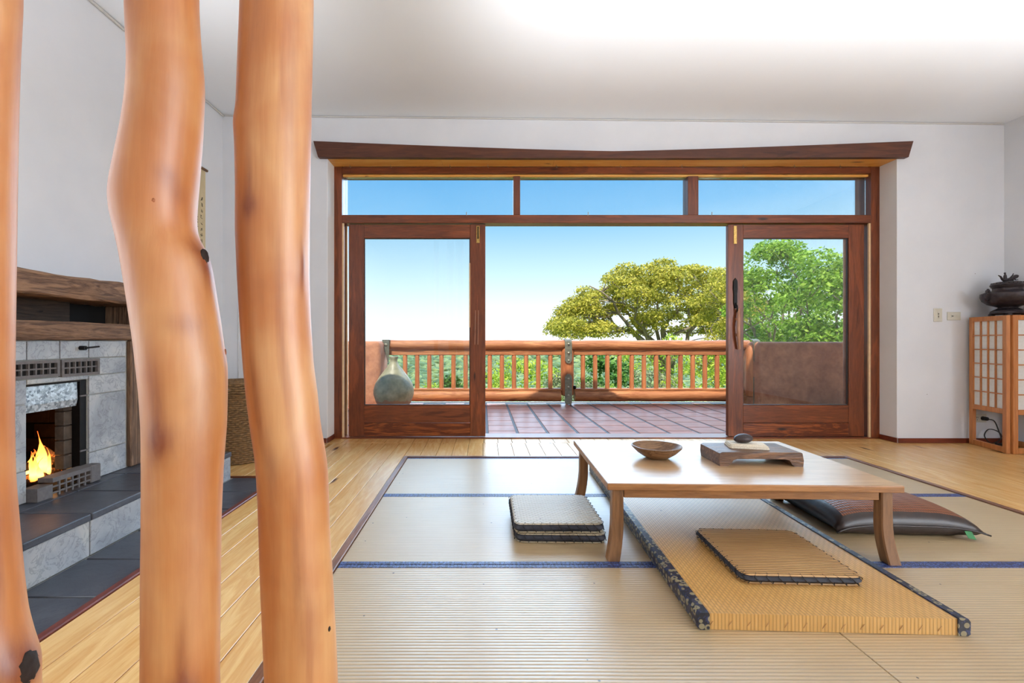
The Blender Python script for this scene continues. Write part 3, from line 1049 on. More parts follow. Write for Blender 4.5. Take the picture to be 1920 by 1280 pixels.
beam('mantel_beam', 1.35, 3.08, 1.185, 1.30, -2.458, -2.13, M['old_x'], 0.004, 3, 0.03)
beam('mantel_shelf_beam', 1.37, 3.05, 0.968, 1.062, -2.458, -2.15, M['old_x'], 0.003, 5)
box_obj('niche_shade_sheet', (-2.458, -2.452, 1.40, 3.04, 1.064, 1.186), M['soot_shade'], fp)  # dark sheet added to stand in for the shade of the recess
box_obj('niche_board', (-2.40, -2.375, 1.40, 2.62, 1.063, 1.19), M['niche'], fp, 0.003)
box_obj('niche_block', (-2.45, -2.2, 2.95, 3.03, 1.063, 1.186), M['old_z'], fp, 0.005)
box_obj('niche_block', (-2.45, -2.2, 1.40, 1.48, 1.063, 1.186), M['old_z'], fp, 0.005)
box_obj('side_post', (-2.186, -2.155, 2.79, 3.02, 0.192, 0.966), M['old_z'], fp, 0.006)

# raised hearth
box_obj('hearth_base', (-2.459, -1.772, 1.12, 3.165, 0.0, 0.158), M['grout'], fp)
ys = [1.11, 1.42, 1.73, 2.04, 2.35, 2.66, 2.97, 3.18]
for a_, b_ in zip(ys[:-1], ys[1:]):
    box_obj('hearth_slab', (-2.085, -1.752, a_ + 0.002, b_ - 0.002, 0.158, 0.19), M['slate_dark'], fp, 0.005, None, 2)
    box_obj('hearth_slab', (-2.19, -2.091, a_ + 0.002, b_ - 0.002, 0.158, 0.1895), M['slate_dark'], fp, 0.003)
    box_obj('riser_tile', (-1.7715, -1.76, a_ + 0.003, b_ - 0.003, 0.001, 0.156), M['slate'], fp, 0.002)
box_obj('end_tile', (-2.45, -1.775, 3.1655, 3.177, 0.001, 0.156), M['slate'], fp, 0.002)

# fire: logs and flames
rg = random.Random(4)
for i, (p, q, r_, lab) in enumerate((((-2.47, 2.36, 0.235), (-2.45, 2.60, 0.235), 0.033, 'charred log lying lowest at the back of the fireplace'),
                                     ((-2.385, 2.35, 0.233), (-2.375, 2.57, 0.233), 0.031, 'glowing log lying lowest at the front of the fireplace'),
                                     ((-2.45, 2.40, 0.29), (-2.36, 2.56, 0.288), 0.027, 'burnt log resting across the two lower fireplace logs'),
                                     ((-2.35, 2.55, 0.27), (-2.43, 2.50, 0.375), 0.022, 'short log propped upright in the flames'))):
    c = (Vector(p) + Vector(q)) / 2
    a_, b_ = Vector(p) - c, Vector(q) - c
    pts = [a_.lerp(b_, t) for t in (0, 0.25, 0.5, 0.75, 1)]
    o = MB().tube(pts, [r_ * rg.uniform(0.85, 1.1) for _ in pts], 9).done('firewood_log', M['ember'], None, True, 50, loc=c)
    tag(o, lab, 'log', 'logs in the fireplace')
fl = thing('fire', 'bright orange flames rising from the burning logs', 'fire', (-2.405, 2.475, 0.275))
for i in range(13):
    h = rg.uniform(0.08, 0.17) if i else 0.25
    bx_, by_ = rg.uniform(-0.05, 0.06), rg.uniform(-0.1, 0.085)
    if i == 0:
        bx_, by_ = 0.02, -0.02
    w_ = rg.uniform(0.014, 0.024) if i else 0.036
    ph = rg.uniform(0, 6)
    pts, rr = [], []
    for s in range(9):
        t = s / 8
        pts.append((bx_ + 0.016 * math.sin(ph + t * 5) * t, by_ + 0.02 * math.cos(ph * 1.3 + t * 4.2) * t, -0.045 + h * t))
        rr.append(max(0.0012, w_ * (math.sin(PI * min(1, (t + 0.18) ** 0.75)) * (1 - t * 0.35))))
    MB().tube(pts, rr, 9).done('flame', M['flame'], fl, True)
pl = bpy.data.lights.new('fire_glow', 'POINT')
pl.energy = 1.0
pl.color = (1.0, 0.42, 0.12)
pl.shadow_soft_size = 0.05
po = bpy.data.objects.new('fire_glow', pl)
po.location = (0.05, 0.02, 0.09)
po.parent = fl
C.objects.link(po)

# ------------------------------------------------------------------ tatami mats in the pit
MX0, MXM, MX1 = PX0 + 0.038, 1.185, PX1 - 0.038
rows = [(2.862, PY1 - 0.038), (1.972, 2.858), (PY0 + 0.038, 1.968)]
labs = {
    (0, 0): 'pale tatami mat nearest the doors, left half, beyond the stacked cushions',
    (0, 1): 'pale tatami mat nearest the doors, right half, beyond the low table',
    (1, 0): 'pale tatami mat under the stack of two cushions',
    (1, 1): 'pale tatami mat under the big dark pillow',
    (2, 0): 'pale tatami mat filling the foreground left of the seam',
    (2, 1): 'pale tatami mat in the foreground right of the seam',
}
for ri, (y0, y1) in enumerate(rows):
    for ci, (x0, x1) in enumerate(((MX0, MXM - 0.0015), (MXM + 0.0015, MX1))):
        cx, cy = (x0 + x1) / 2, (y0 + y1) / 2
        t = thing('tatami_mat', labs[(ri, ci)], 'mat', (cx, cy, -0.06), 0, 'tatami mats set into the floor')
        hx, hy = (x1 - x0) / 2, (y1 - y0) / 2
        hb = 0.026
        MB().box(-hx, hx, -hy + 0.002, hy - 0.002, 0.0, 0.054, 0.003, 2).done('rush_cover', M['tatami'], t)
        for s in (-1, 1):
            a_, b_ = sorted((s * (hy - hb), s * hy))
            MB().box(-hx - 0.0003, hx + 0.0003, a_, b_, 0.001, 0.0558, 0.002, 1).done('cloth_border', M['heri'], t)

# the loose golden mat
ROT = R(-2.2)
gm = thing('rush_mat', 'thick golden woven rush mat with dark patterned borders under the table', 'mat', (1.195, 2.435, -0.005), ROT)
L2, W2, H2 = 0.925, 0.435, 0.055
b = MB()
b.loft([[(x, y, z) for x, z in ((-W2 + 0.02, 0.0), (-W2 + 0.02, H2 - 0.001), (W2 - 0.02, H2 - 0.001), (W2 - 0.02, 0.0))] for y in np.linspace(-L2, L2, 25)])
b.done('woven_cover', M['gold_mat'], gm)
for s in (-1, 1):
    b = MB()
    prof = [(W2 - 0.035, H2 - 0.0015), (W2 - 0.033, H2 + 0.003), (W2 - 0.004, H2 + 0.002), (W2 + 0.004, H2 - 0.008), (W2 + 0.004, 0.006), (W2 - 0.004, 0.0), (W2 - 0.035, 0.0002)]
    b.loft([[(s * x, y, z) for x, z in prof] for y in (-L2 - 0.004, L2 + 0.004)])
    b.done('patterned_border', M['heri_dark'], gm)
# corner stitches on the front face
for i in range(14):
    x = -0.40 + i * 0.0615
    MB().tube([(x, -L2 - 0.001, 0.012), (x + 0.012, -L2 - 0.002, 0.03)], 0.0009, 5).done('stitch', M['straw'], gm)


def floor_cushion(label, loc, rz, w, d, h, top_mat, group):
    t = thing('floor_cushion', label, 'cushion', loc, rz, group)
    o = rrect(w, d, 0.035)

    def ring(ins, z):
        return [(x * (1 - 2 * ins / w), y * (1 - 2 * ins / d), z) for x, y in o]
    MB().loft([ring(0.004, 0.0), ring(0.001, 0.004), ring(0.004, 0.0065)]).done('bottom_cover', top_mat, t)
    MB().loft([ring(0.005, 0.0066), ring(0.0, 0.012), ring(-0.005, h * 0.5), ring(0.0, h - 0.007), ring(0.004, h - 0.004)]).done('side_band', M['dark_cloth'], t, True, 50)
    MB().loft([ring(0.003, h - 0.0039), ring(0.0005, h - 0.0015), ring(0.006, h + 0.002), ring(0.05, h + 0.004), ring(0.14, h + 0.005)]).done('top_cover', top_mat, t)
    # zigzag binding thread
    per = []
    n = len(o)
    acc = [0]
    for i in range(n):
        a_, b_ = o[i], o[(i + 1) % n]
        acc.append(acc[-1] + math.hypot(b_[0] - a_[0], b_[1] - a_[1]))
    total = acc[-1]

    def at(s):
        s %= total
        for i in range(n):
            if acc[i + 1] >= s:
                f = (s - acc[i]) / max(1e-9, acc[i + 1] - acc[i])
                a_, b_ = o[i], o[(i + 1) % n]
                return a_[0] + (b_[0] - a_[0]) * f, a_[1] + (b_[1] - a_[1]) * f
    m = int(total / 0.021) // 2 * 2
    pts = []
    for i in range(m + 1):
        x, y = at(total * i / m)
        k_ = 1.03
        if i % 2 == 0:
            pts.append((x * 0.94, y * 0.94, h + 0.0035))
            pts.append((x * k_, y * k_, h - 0.004))
        else:
            pts.append((x * k_, y * k_, 0.007))
    MB().tube(pts, 0.0018, 5).done('stitching', M['thread'], t)
    return t


floor_cushion('square straw floor cushion with black stitched sides lying on the golden mat', (1.206, 1.912, 0.0505), ROT + R(-0.5), 0.44, 0.43, 0.034, M['straw'], 'square floor cushions')
floor_cushion('lower straw cushion of the stack of two beside the table', (0.380, 2.385, -0.005), R(-1.5), 0.43, 0.42, 0.042, M['straw_pale'], 'square floor cushions')
floor_cushion('upper straw cushion of the stack of two beside the table', (0.368, 2.388, 0.043), R(-0.2), 0.43, 0.42, 0.042, M['straw_pale'], 'square floor cushions')

# big dark pillow
pw = thing('floor_pillow', 'large dark brown floor pillow with woven leather top under the table corner', 'pillow', (2.10, 2.50, -0.005), R(-3))
NG = 26
a2, b2, T = 0.335, 0.28, 0.165


def pil(u, v_, side):
    e = max(abs(u), abs(v_))
    pull = 1.0 - 0.055 * (1 - (abs(u) ** 2) * (abs(v_) ** 2)) * 1.0
    edge = (1 - abs(u) ** 3.2) * (1 - abs(v_) ** 3.2)
    z = T / 2 * max(0, edge) ** 0.45
    mid = 0.062
    zz = mid + (z if side > 0 else -min(z * 1.1, mid - 0.0005))
    x = u * a2 * (1.0 + 0.06 * (abs(v_) ** 6)) * (0.97 + 0.03 * abs(v_) ** 2)
    y = v_ * b2 * (1.0 + 0.06 * (abs(u) ** 6)) * (0.97 + 0.03 * abs(u) ** 2)
    zz -= 0.03 * (abs(u) * abs(v_)) ** 4
    zz += 0.002 * math.sin(u * 23 + v_ * 5) * edge
    return (x, y, max(0.0002, zz))


def pil_mesh(sel, name, mat, sides):
    b = MB()
    for side in sides:
        vs = {}
        for i in range(NG):
            for j in range(NG):
                uc, vc = (i + 0.5) / NG * 2 - 1, (j + 0.5) / NG * 2 - 1
                if not sel(uc, vc, side):
                    continue
                q = []
                for di, dj in ((0, 0), (1, 0), (1, 1), (0, 1)):
                    key = (i + di, j + dj)
                    if key not in vs:
                        vs[key] = b.bm.verts.new(pil(key[0] / NG * 2 - 1, key[1] / NG * 2 - 1, side))
                    q.append(vs[key])
                b.bm.faces.new(q)
    bmesh.ops.remove_doubles(b.bm, verts=b.bm.verts[:], dist=0.0005)
    return b.done(name, mat, pw, True)


inner = lambda u, v_: abs(u) < 0.84 and abs(v_) < 0.84
pil_mesh(lambda u, v_, s: s > 0 and inner(u, v_), 'woven_top', M['pillow_top'], (1,))
pil_mesh(lambda u, v_, s: s < 0 or not inner(u, v_), 'leather_cover', M['pillow_dark'], (1, -1))
seam = [pil(-1 + 2 * i / 30, -1, 1) for i in range(31)]
MB().tube([(x, y - 0.002, z) for x, y, z in seam], 0.004, 6).done('piping', M['pillow_dark'], pw, True)
tg = MB()
tg.loft([[(0.0, 0.0, 0.0), (0.035, 0.004, -0.002), (0.036, 0.004, 0.0), (0.0, 0.0, 0.002)], [(0.006, -0.012, -0.028), (0.044, -0.010, -0.036), (0.045, -0.010, -0.034), (0.006, -0.012, -0.026)]])
tg.done('sewn_tag', M['green_tag'], pw, loc=(0.25, -b2 - 0.002, 0.045))

# ------------------------------------------------------------------ low table and the things on it
TR = R(-1.7)
tb = thing('low_table', 'low pale oak tea table with flared legs standing over the mats', 'table', (1.19, 2.405, -0.005), TR)
TW, TD, TH = 0.632, 0.437, 0.345
MB().box(-TW, TW, -TD, TD, TH - 0.030, TH, 0.004, 2).done('table_frame', M['table_edge'], tb)
MB().box(-TW + 0.003, TW - 0.003, -TD + 0.003, TD - 0.003, TH - 0.002, TH + 0.0008).done('tabletop', M['table_top'], tb)
for s in (-1, 1):
    y = s * (TD - 0.045)
    MB().box(-TW + 0.08, TW - 0.08, y - 0.012, y + 0.012, TH - 0.072, TH - 0.030, 0.002).done('apron', M['table_edge'], tb)
    x = s * (TW - 0.06)
    MB().box(x - 0.012, x + 0.012, -TD + 0.075, TD - 0.075, TH - 0.072, TH - 0.030, 0.002).done('apron', M['table_edge'], tb)
for sx in (-1, 1):
    for sy in (-1, 1):
        lg = []
        for i in range(11):
            t = i / 10
            z = (TH - 0.030) * (1 - t)
            out = 0.022 * max(0, (t - 0.45) / 0.55) ** 1.7
            hw = 0.024 + 0.003 * t
            cx, cy = sx * (TW - 0.052 + out), sy * (TD - 0.048 + out * 0.6)
            ch = 0.005
            lg.append([(cx + dx, cy + dy, z) for dx, dy in ((-hw + ch, -hw), (hw - ch, -hw), (hw, -hw + ch), (hw, hw - ch), (hw - ch, hw), (-hw + ch, hw), (-hw, hw - ch), (-hw, -hw + ch))])
        MB().loft(lg).done('leg', M['table_leg'], tb, True, 35)

TZ = -0.005 + TH + 0.001
rgb_ = random.Random(9)
wb = lambda a, z: 1.0 + 0.022 * math.sin(3 * a + 1.0) + 0.012 * math.sin(7 * a)
bw = MB().lathe([(0.001, 0.001), (0.045, 0.0), (0.062, 0.006), (0.098, 0.03), (0.126, 0.058), (0.129, 0.066), (0.123, 0.068), (0.108, 0.052), (0.075, 0.026), (0.04, 0.014), (0.001, 0.012)], 40, sy=0.93, wob=wb)
bo = bw.done('wooden_bowl', M['bowl'], None, True, 40, loc=(0.925, 2.42, TZ))
tag(bo, 'hand-carved brown wooden bowl on the left of the low table', 'bowl')

sb = MB()
W_, D_, H_ = 0.203, 0.105, 0.07
poly = [(-W_, 0.0), (-W_ + 0.04, 0.0), (-W_ + 0.055, 0.012), (-W_ + 0.065, 0.03), (-W_ + 0.085, 0.036), (W_ - 0.085, 0.036), (W_ - 0.065, 0.03), (W_ - 0.055, 0.012), (W_ - 0.04, 0.0), (W_, 0.0), (W_ + 0.003, 0.03), (W_ - 0.004, H_ - 0.004), (W_ - 0.012, H_), (-W_ + 0.012, H_), (-W_ - 0.002, H_ - 0.006), (-W_ - 0.004, 0.03)]
sb.loft([[(x, y, z) for x, z in poly] for y in (-D_, D_)])
so_ = sb.done('serving_board', M['block'], None, True, 35, loc=(1.385, 2.36, TZ), rot=(0, 0, R(-1.5)))
tag(so_, 'thick dark wooden footed board on the low table', 'board')

tw = thing('folded_towel', 'folded cream cloth lying on the wooden footed board', 'towel', (1.37, 2.365, TZ + 0.0705), R(-14))
for i, (hx, hy, z0, z1) in enumerate(((0.093, 0.052, 0.0, 0.0085), (0.090, 0.050, 0.0086, 0.017), (0.085, 0.046, 0.0171, 0.022))):
    o = rrect(2 * hx, 2 * hy, 0.01, 4)

    def rg_(f, z):
        return [(x * f + 0.002 * math.sin(9 * y * 40), y * f, z) for x, y in o]
    MB().loft([rg_(0.985, z0), rg_(1.0, z0 + (z1 - z0) * 0.35), rg_(1.0, z0 + (z1 - z0) * 0.7), rg_(0.975, z1)]).done('fold', M['towel'], tw, True, 60)
st_ = MB().ball((0, 0, 0), (0.048, 0.036, 0.027), 3)
for v in st_.bm.verts:
    if v.co.z < 0:
        v.co.z *= 0.75
    v.co.x += 0.004 * math.sin(v.co.y * 60)
so_ = st_.done('river_stone', M['stone'], None, True, loc=(1.356, 2.368, TZ + 0.0705 + 0.0222 + 0.020), rot=(0, R(-4), R(-8)))
tag(so_, 'smooth dark oval stone resting on the folded cream cloth', 'stone')


# ------------------------------------------------------------------ peeled trunk posts in the foreground
def trunk_post(label, xs, y0, seed, knots=(), stains=()):
    """xs: (z, centre x, radius), rising from floor to ceiling; knots and stains: (z, angle around the trunk, ...)"""
    rg = random.Random(seed)
    t = thing('tree_trunk_post', label, 'post', (xs[0][1], y0, 0.0), 0, 'peeled tree trunk posts')
    zs = np.array([p[0] for p in xs])
    cx = np.array([p[1] for p in xs])
    rr = np.array([p[2] for p in xs])
    NZ, NA = 330, 56
    p1, p2, p3 = rg.uniform(0, 6), rg.uniform(0, 6), rg.uniform(0, 6)
    zz = np.linspace(zs[0], zs[-1], NZ)

    def smooth(vals):
        f = np.interp(zz, zs, vals)
        kk = np.array([1, 2, 3, 2, 1]) / 9
        pad = np.concatenate([[f[0]] * 2, f, [f[-1]] * 2])
        return np.convolve(pad, kk, 'valid')
    cxs, rrs = smooth(cx), smooth(rr)
    loops, stain = [], []
    for z, c, r in zip(zz, cxs, rrs):
        lp = []
        for k_ in range(NA):
            a = 2 * PI * k_ / NA
            w_ = 1 + 0.012 * math.sin(2 * a + p1 + z * 1.3) + 0.010 * math.sin(3 * a + p2 - z * 2.6) + 0.006 * math.sin(5 * a + p3 + z * 5)
            sv, push = 0.0, 0.0
            for (sz, sang, sw, sh, amt) in stains:
                da = (a - R(sang) + PI) % (2 * PI) - PI
                g_ = math.exp(-((da * r / sw) ** 2 + ((z - sz) / sh) ** 2))
                sv += amt * g_
                if amt > 0.8:
                    push += 0.0035 * g_
            stain.append(min(1.0, sv))
            lp.append((c - xs[0][1] + (r * w_ + push) * math.cos(a), (r * w_ + push) * math.sin(a), z))
        loops.append(lp)
    tr_ = MB().loft(loops).done('trunk', M['trunk'], t, True)
    at = tr_.data.attributes.new('stain', 'FLOAT', 'POINT')
    at.data.foreach_set('value', np.array(stain, dtype=np.float32))
    for (z, ang, size, mat) in knots:
        c = np.interp(z, zz, cxs) - xs[0][1]
        r = np.interp(z, zz, rrs)
        a = R(ang)
        d = Vector((math.cos(a), math.sin(a), 0))
        p = Vector((c, 0, z)) + d * (r - size * 0.16)
        kb = MB().ball((0, 0, 0), (size * 0.75, size * 0.4, size * 1.15), 3, size * 0.07, rg)
        kb.done('knot', M[mat], t, True, loc=p, rot=(0, 0, a + PI / 2))
    return t


F = 853.33


def px(x, d):
    return (x - 905) * d / F


def zz_(y, d):
    return 0.96 + (641 - y) * d / F


def outline(rows_, d, lo, hi):
    out = [lo] if lo else []
    for y, xl, xr in rows_:
        t1_, t2_ = math.atan((xl - 905) / F), math.atan((xr - 905) / F)
        th, al = (t1_ + t2_) / 2, (t2_ - t1_) / 2
        out.append((zz_(y, d), d * math.tan(th), d / math.cos(th) * math.sin(al)))
    if hi:
        out.append(hi)
    return out


D2 = 0.84
r2 = [(1280, 261, 414), (1180, 262, 415), (1080, 262, 416), (980, 263, 417), (880, 263, 421), (800, 262, 427), (740, 258, 428), (690, 252, 428), (640, 246, 420), (590, 238, 413), (540, 230, 405), (495, 222, 398), (470, 217, 390), (440, 210, 372), (410, 202, 369), (375, 197, 371), (340, 203, 374), (300, 212, 377), (250, 223, 381), (200, 231, 383), (160, 234, 385), (125, 235, 383), (60, 232, 377), (0, 230, 374)]
s2 = outline(r2, D2, (0.0, px(341, D2), 0.072), None)
s2 += [(2.0, px(303, D2), 0.060), (2.6, px(308, D2), 0.060), (3.06, px(312, D2), 0.060)]
trunk_post('bent peeled tree trunk post, the middle of the three, with a knot at its elbow', s2, D2, 11,
           ((zz_(487, D2), 2, 0.017, 'bark_scar'), (zz_(375, D2), 150, 0.007, 'knot'), (zz_(662, D2), 24, 0.006, 'knot'), (zz_(393, D2), -55, 0.004, 'knot')),
           ((zz_(815, D2), -89, 0.024, 0.034, 1.0), (zz_(745, D2), -92, 0.012, 0.07, 0.7), (zz_(500, D2), -2, 0.02, 0.04, 0.9), (zz_(345, D2), -40, 0.022, 0.018, 0.4), (zz_(375, D2), -22, 0.02, 0.02, 0.45),
            (zz_(470, D2), -15, 0.013, 0.013, 0.5), (zz_(610, D2), -48, 0.03, 0.02, 0.35), (zz_(1270, D2), -56, 0.026, 0.04, 1.0), (zz_(1200, D2), -58, 0.010, 0.08, 0.6), (zz_(950, D2), -40, 0.03, 0.25, 0.35), (zz_(200, D2), -45, 0.03, 0.16, 0.3), (zz_(700, D2), -25, 0.03, 0.15, 0.3)))
D3 = 0.92
r3 = [(1280, 496, 633), (1200, 493, 630), (1100, 489, 625), (1000, 486, 619), (930, 484, 617), (880, 481, 615), (850, 478, 611), (800, 470, 602), (740, 462, 596), (680, 456, 588), (600, 450, 583), (520, 445, 580), (440, 441, 580), (350, 441, 581), (270, 439, 582), (245, 436, 583), (215, 442, 583), (150, 444, 584), (60, 448, 586), (0, 450, 587)]
s3 = outline(r3, D3, (0.0, px(575, D3), 0.070), None)
s3 += [(2.1, px(521, D3), 0.064), (2.7, px(524, D3), 0.064), (3.06, px(528, D3), 0.064)]
trunk_post('straighter peeled tree trunk post, rightmost of the three', s3, D3, 23,
           ((zz_(407, D3), -101, 0.009, 'knot'), (zz_(245, D3), 160, 0.012, 'trunk'), (zz_(1170, D3), -14, 0.0045, 'bark_scar')),
           ((zz_(405, D3), -102, 0.018, 0.024, 1.0), (zz_(365, D3), -104, 0.007, 0.05, 0.6), (zz_(505, D3), -19, 0.009, 0.05, 0.85), (zz_(740, D3), -113, 0.010, 0.12, 0.7), (zz_(1010, D3), -67, 0.007, 0.12, 0.6), (zz_(1150, D3), -56, 0.03, 0.10, 0.4),
            (zz_(200, D3), -40, 0.012, 0.2, 0.35), (zz_(860, D3), -100, 0.012, 0.05, 0.4), (zz_(560, D3), -60, 0.01, 0.15, 0.3)))
D1 = 0.78
r1 = [(1280, -112, 78), (1250, -110, 78), (1210, -106, 66), (1160, -100, 54), (1100, -96, 47), (1000, -94, 38), (900, -93, 30), (800, -93, 28), (650, -94, 29), (500, -93, 31), (350, -92, 33), (200, -90, 36), (100, -88, 39), (0, -86, 44)]
s1 = outline(r1, D1, (0.0, px(-10, D1), 0.066), None)
s1 += [(2.0, px(-18, D1), 0.044), (2.6, px(-20, D1), 0.046), (3.06, px(-20, D1), 0.048)]
trunk_post('pale tree trunk post cut by the left edge, leftmost of the three', s1, D1, 37,
           ((zz_(1256, D1), 3, 0.026, 'bark_scar'),),
           ((zz_(1225, D1), -20, 0.03, 0.035, 0.9), (zz_(1255, D1), 3, 0.03, 0.03, 1.0), (zz_(1060, D1), -30, 0.012, 0.1, 0.5)))

# ------------------------------------------------------------------ hanging scroll, basket, white cable
sc = thing('hanging_scroll', 'aged paper scroll hanging on the left wall behind the trunk posts', 'scroll', (-2.455, 3.80, 1.25))
MB().box(0.002, 0.006, -0.22, 0.22, 0.02, 1.21).done('paper', M['scroll'], sc)
MB().tube([(0.012, -0.245, 1.22), (0.012, 0.235, 1.22)], 0.011, 10).done('top_rod', M['rod'], sc, True)
MB().tube([(0.013, -0.245, 0.015), (0.013, 0.245, 0.015)], 0.012, 10).done('bottom_rod', M['rod'], sc, True)
rg = random.Random(2)
for i in range(10):
    z = 0.95 - i * 0.052
    for y in (0.165, 0.10):
        m_ = MB()
        for s in range(4):
            a_ = (0.0068, y + rg.uniform(-0.014, 0.014), z + rg.uniform(-0.018, 0.018))
            b_ = (0.0068, y + rg.uniform(-0.014, 0.014), z + rg.uniform(-0.018, 0.018))
            m_.tube([a_, b_], 0.0022, 5)
        m_.done('ink_mark', M['ink'], sc)

bk = thing('wicker_basket', 'tall brown woven wicker basket with lid in the far left corner', 'basket', (-1.985, 3.72, 0.0))


def coils(rad, z0, z1, n, r, seed, parent, name):
    rg = random.Random(seed)
    b = MB()
    for i in range(n):
        z = z0 + (z1 - z0) * i / max(1, n - 1)
        rr = rad(i / max(1, n - 1))
        pts = []
        m_ = 112
        ph = PI * (i % 2)
        for k_ in range(m_):
            a = 2 * PI * k_ / m_
            w_ = rr + 0.0065 * math.sin(28 * a + ph)
            pts.append(Vector((w_ * math.cos(a), w_ * math.sin(a), z + 0.002 * math.sin(14 * a + i))))
        loops = []
        for k_ in range(m_):
            a = 2 * PI * k_ / m_
            e1 = Vector((math.cos(a), math.sin(a), 0))
            loops.append([pts[k_] + e1 * (r * math.cos(q * PI / 3)) + Vector((0, 0, r * math.sin(q * PI / 3))) for q in range(6)])
        loops.append(loops[0])
        b.loft(loops, False, False)
    return b.done(name, M['wicker'], parent, True)


coils(lambda t: 0.205 + 0.02 * t, 0.012, 0.545, 34, 0.0095, 1, bk, 'woven_body')
coils(lambda t: 0.243 - 0.004 * t, 0.565, 0.62, 4, 0.0095, 2, bk, 'lid_rim')
coils(lambda t: 0.235 - 0.2 * t, 0.632, 0.645, 13, 0.0095, 3, bk, 'lid_top')
MB().lathe([(0.001, 0.001), (0.196, 0.001), (0.212, 0.545), (0.001, 0.55)], 32).done('basket_core', M['wicker'], bk)
wc = MB().tube([(-2.31, 4.3055, 0.05), (-2.31, 4.3055, 1.75)], 0.004, 6).done('wall_cable', M['white_cable'], None, True)
tag(wc, 'thin white cable running up the far wall above the wicker basket', 'cable')


# ------------------------------------------------------------------ wall plates
def plate(name, label, x, z, w_, h_, parts):
    t = thing(name, label, 'switch' if 'switch' in name else 'outlet', (x, 4.3095, z))
    MB().box(-w_ / 2, w_ / 2, -0.009, 0, -h_ / 2, h_ / 2, 0.003, 2).done('face_plate', M['plate'], t)
    for (nm, px0, px1, pz0, pz1, mt) in parts:
        MB().box(px0, px1, -0.0125, -0.0088, pz0, pz1, 0.001).done(nm, M[mt], t)


plate('light_switch', 'upright ivory double light switch on the far wall, left of its neighbour', 4.305, 1.21, 0.078, 0.125, (('rocker', -0.018, 0.018, -0.03, 0.03, 'plate'), ('rocker_slot', -0.006, 0.006, 0.004, 0.018, 'plate_dark'), ('rocker_slot', -0.006, 0.006, -0.022, -0.008, 'plate_dark')))
plate('dimmer_switch', 'sideways ivory dimmer switch on the far wall nearer the lantern', 4.457, 1.20, 0.125, 0.078, (('slider', -0.035, 0.03, -0.012, 0.012, 'plate'), ('slider_knob', -0.028, -0.012, -0.006, 0.006, 'plate_dark')))
plate('wall_outlet', 'ivory double power outlet low on the far wall behind the lantern', 4.70, 0.235, 0.125, 0.078, (('socket_slot', -0.035, -0.031, 0.0, 0.014, 'plate_dark'), ('socket_slot', -0.024, -0.020, 0.0, 0.014, 'plate_dark'), ('socket_slot', -0.029, -0.026, -0.02, -0.008, 'plate_dark')))
pc = thing('power_cord', 'black power cord plugged into the low outlet behind the lantern', 'cord', (4.725, 4.26, 0.0))
MB().tube([(0.0, 0.04, 0.235), (0.0, 0.0, 0.235)], [0.02, 0.017], 10).done('plug', M['cable'], pc, True)
pts = [(0.0, 0.0, 0.235), (0.03, -0.03, 0.22), (0.05, -0.05, 0.13), (0.055, -0.06, 0.06), (-0.02, -0.05, 0.02), (-0.05, -0.02, 0.08), (0.0, -0.01, 0.14), (0.07, -0.03, 0.12), (0.09, -0.05, 0.05), (0.05, -0.06, 0.006), (-0.04, -0.08, 0.006), (0.02, -0.1, 0.006), (0.08, -0.09, 0.012)]
# smooth the polyline
P_ = [Vector(p) for p in pts]
sm = []
for i in range(len(P_) - 1):
    p0, p1, p2, p3 = P_[max(0, i - 1)], P_[i], P_[i + 1], P_[min(len(P_) - 1, i + 2)]
    for s in range(6):
        t_ = s / 6
        sm.append(0.5 * ((2 * p1) + (-p0 + p2) * t_ + (2 * p0 - 5 * p1 + 4 * p2 - p3) * t_ ** 2 + (-p0 + 3 * p1 - 3 * p2 + p3) * t_ ** 3))
sm.append(P_[-1])
MB().tube(sm, 0.0045, 6).done('cord_loop', M['cable'], pc, True)
MB().box(-0.02, 0.09, -0.14, -0.075, 0.0, 0.03, 0.006, 2).done('adapter', M['cable'], pc)

# ------------------------------------------------------------------ shoji lantern with bronze urn
SH = 1.185
sj = thing('shoji_lantern', 'honey timber shoji paper lantern stand in the right corner', 'lantern', (4.50, 3.90, 0.0))


def shoji_panel(p0, p1, n_cols, solid_bottom=False):
    """a framed panel between two floor points (local to the lantern)"""
    p0, p1 = Vector(p0), Vector(p1)
    d = (p1 - p0)
    Lp = d.length
    ang = math.atan2(d.y, d.x)
    fm = MB()
    sw = 0.042
    fm.box(0, sw, -0.014, 0.014, 0.001, SH, 0.002)
    fm.box(Lp - sw, Lp, -0.014, 0.014, 0.001, SH, 0.002)
    fm.box(sw, Lp - sw, -0.013, 0.013, SH - 0.042, SH, 0.002)
    fm.box(sw, Lp - sw, -0.013, 0.013, 0.335, 0.378, 0.002)
    fm.box(sw, Lp - sw, -0.013, 0.013, 0.004, 0.05, 0.002)
    pn = fm.done('shoji_panel', M['shoji'], sj, loc=(p0.x, p0.y, 0), rot=(0, 0, ang))
    x0, x1, z0, z1 = sw, Lp - sw, 0.378, SH - 0.042
    for i in range(1, n_cols):
        x = x0 + (x1 - x0) * i / n_cols
        MB().box(x - 0.006, x + 0.006, -0.009, 0.009, z0, z1).done('lattice_bar', M['shoji'], pn)
    for i in range(1, 6):
        z = z0 + (z1 - z0) * i / 6
        MB().box(x0, x1, -0.007, 0.007, z - 0.005, z + 0.005).done('lattice_bar', M['shoji'], pn)
    cw, ch = (x1 - x0) / n_cols, (z1 - z0) / 6
    me = MB().box(-cw / 2, cw / 2, -0.0006, 0.0006, -ch / 2, ch / 2).mesh('paper_pane')
    for i in range(n_cols):
        for j in range(6):
            link('paper_pane', me, M['paper'], pn, (x0 + cw * (i + 0.5), 0.001, z0 + ch * (j + 0.5)))
    return pn


